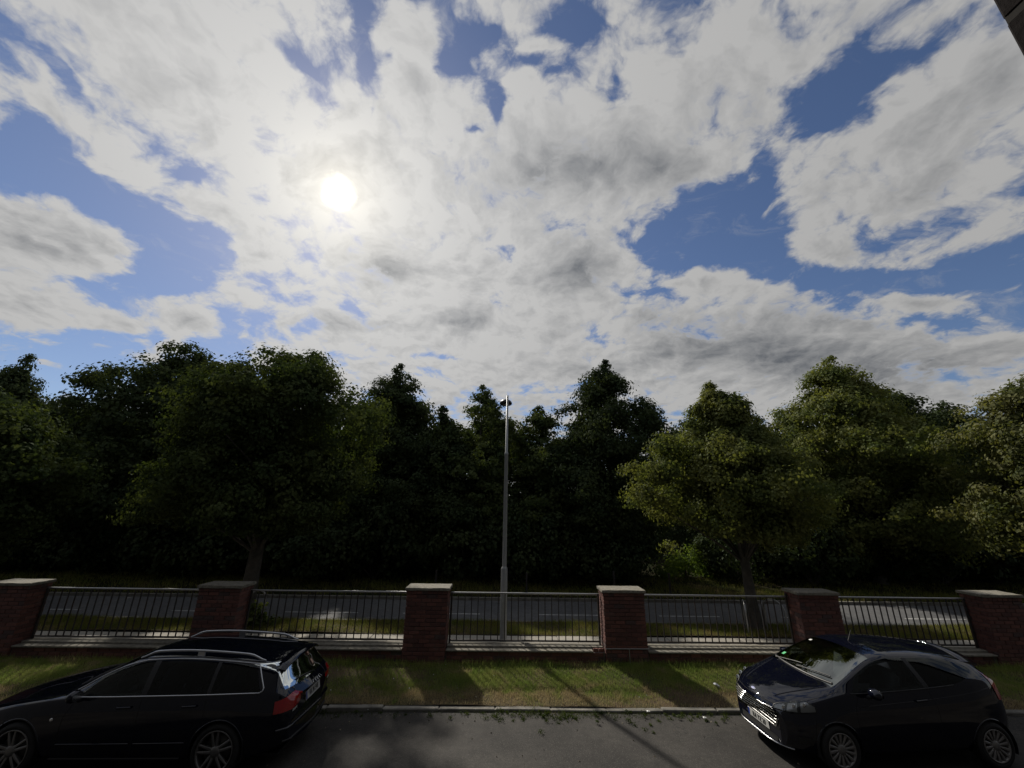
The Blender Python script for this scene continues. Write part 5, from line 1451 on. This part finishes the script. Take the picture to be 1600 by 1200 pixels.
    gr = c.patch('grille', [(-gw(z), z) for z in gz], [(gw(z), z) for z in gz], lambda y, z: fe(y, z, .003), M_gap, root, 8, 24)
    for z in np.linspace(.485, .672, 5):
        c.line('grille_bar', [(y, z) for y in np.linspace(-gw(z), gw(z), 22)], lambda y, z: fe(y, z, .012), .0105, M_chrome, gr, 6)
    c.line('grille_rim', [(-gw(.55), .55), (-gw(.45) - .005, .45)] + [(y, .435) for y in np.linspace(-gw(.435), gw(.435), 22)] + [(gw(.45) + .005, .45), (gw(.55), .55)], lambda y, z: fe(y, z, .010), .012, M_chrome, gr, 6)
    c.line('bonnet_edge', [(y, .728) for y in np.linspace(-.52, .52, 20)], lambda y, z: fe(y, z, -.001), .004, M_gap, root, 5)
    bd = MB().lathe([(0, -.006), (.034, -.006), (.042, 0)], 'Y', n=20).build('badge', M_chrome, root, c.top(.085, 0, .004)); bd.rotation_euler = (R(-55), 0, -PI / 2); bd.scale = (1.3, 1, .62)
    MB().lathe([(0, -.008), (.033, -.0075)], 'Y', n=20).build('badge_face', M_eu, bd)
    lo_ = c.patch('lower_intake', [(-.42, .235), (.42, .235)], [(-.46, .30), (.46, .30)], lambda y, z: fe(y, z, .004), M_gap, root, 12, 4)
    c.line('bumper_lip', [(y, .225) for y in np.linspace(-.62, .62, 24)], lambda y, z: fe(y, z, .008), .009, M_alu, root, 6)
    number_plate(c, -1, 0, .362, R(3), 'RA YZ 20')
    for s in (-1, 1):
        c.line('bonnet_crease', [(.20, s * .36), (.5, s * .47), (.92, s * .60)], lambda x, y: c.top(x, y, -.004), .012, M_blue, root, 8)
        c.line('bonnet_gap', [(.16, s * .56), (.4, s * .66), (.75, s * .72), (.98, s * .74)], lambda x, y: c.top(x, y, -.001), .004, M_gap, root, 5)
    c.line('scuttle', [(.925, y) for y in np.linspace(-.62, .62, 16)], lambda x, y: c.top(x + .09 * (abs(y) / .62) ** 2, y, .001), .022, M_black, root, 6)
    wiper(c, .97, .05, 1.10, -.52); wiper(c, .97, .56, 1.06, .02)
    MB().tube([c.top(1.98, 0, 0), c.top(1.98, 0, 0) + Vector((.09, 0, .17))], [.010, .004], 6).build('aerial', M_black, root)
    st = c.patch('sticker', [(1.10, .52), (1.10, .58)], [(1.16, .52), (1.16, .58)], lambda x, y: c.top(x, y, .006), M_green, root, 3, 3)
    st = c.patch('sticker', [(1.62, .44), (1.62, .50)], [(1.66, .44), (1.66, .50)], lambda x, y: c.top(x, y, .006), M_paper, root, 3, 3)
    MB().bevbox(-.03, .03, -.10, .10, -.03, .03, .012).build('rear_view_mirror', M_black, root, c.top(1.70, 0, -.08))
    c.finish()
    for x, z in ax:
        for s in (-1, 1):
            make_wheel(c, x, z, .838, s, .30, .208, .19, 'fan')
    interior(c, 1.05, 1.80, 2.62, .24, M_seat, head_z=1.14)
    MB().box(1.0, 3.7, -.56, .56, .16, .19).build('underbody', M_black, root)
    return root
hat = build_hatch()
S = .955; YAW = R(3.1)
cx, cy = 6.015 - math.sin(YAW) * .838 * S, 6.765 + math.cos(YAW) * .838 * S
hat.location = (cx - math.cos(YAW) * 2.0445 * S, cy - math.sin(YAW) * 2.0445 * S, 0.0); hat.rotation_euler = (0, 0, YAW); hat.scale = (S,) * 3

# ------------------------------------------------------------------ litter
g = random.Random(8)
bm = bmesh.new(); bmesh.ops.create_icosphere(bm, subdivisions=2, radius=1.0)
for v in bm.verts:
    k = 1 + g.uniform(-.28, .28)
    v.co = Vector((v.co.x * .062 * k, v.co.y * .035 * k, v.co.z * .030 * k))
me = bpy.data.meshes.new('crumpled_wrapper'); bm.to_mesh(me); bm.free()
o = link_mesh('crumpled_wrapper', me, pmat('silver_wrapper', (.55, .57, .60), .4, metal=.3), None, (4.37, 9.30, float(lawn_z(np.array(4.37), np.array(9.3))) + .045)); o.rotation_euler = (0, R(25), R(-20))
tag(o, 'crumpled silvery wrapper lying on the lawn left of the blue hatchback', 'litter')
for i, (x, y, lab) in enumerate(((3.55, 8.15, 'small scrap of white paper among the gutter weeds before the blue hatchback'), (2.62, 8.30, 'tiny scrap of white paper on the kerb where the lamp shadow crosses'))):
    v = [(-.03, -.02, .006), (.028, -.018, .012), (.034, .02, .006), (-.024, .024, .014), (0, 0, .022)]
    t = MB().add(v, [(0, 1, 4), (1, 2, 4), (2, 3, 4), (3, 0, 4), (3, 2, 1, 0)]).build('paper_scrap', M_paper, None, (x, y, .035 if i == 0 else .058))
    tag(t, lab, 'litter')
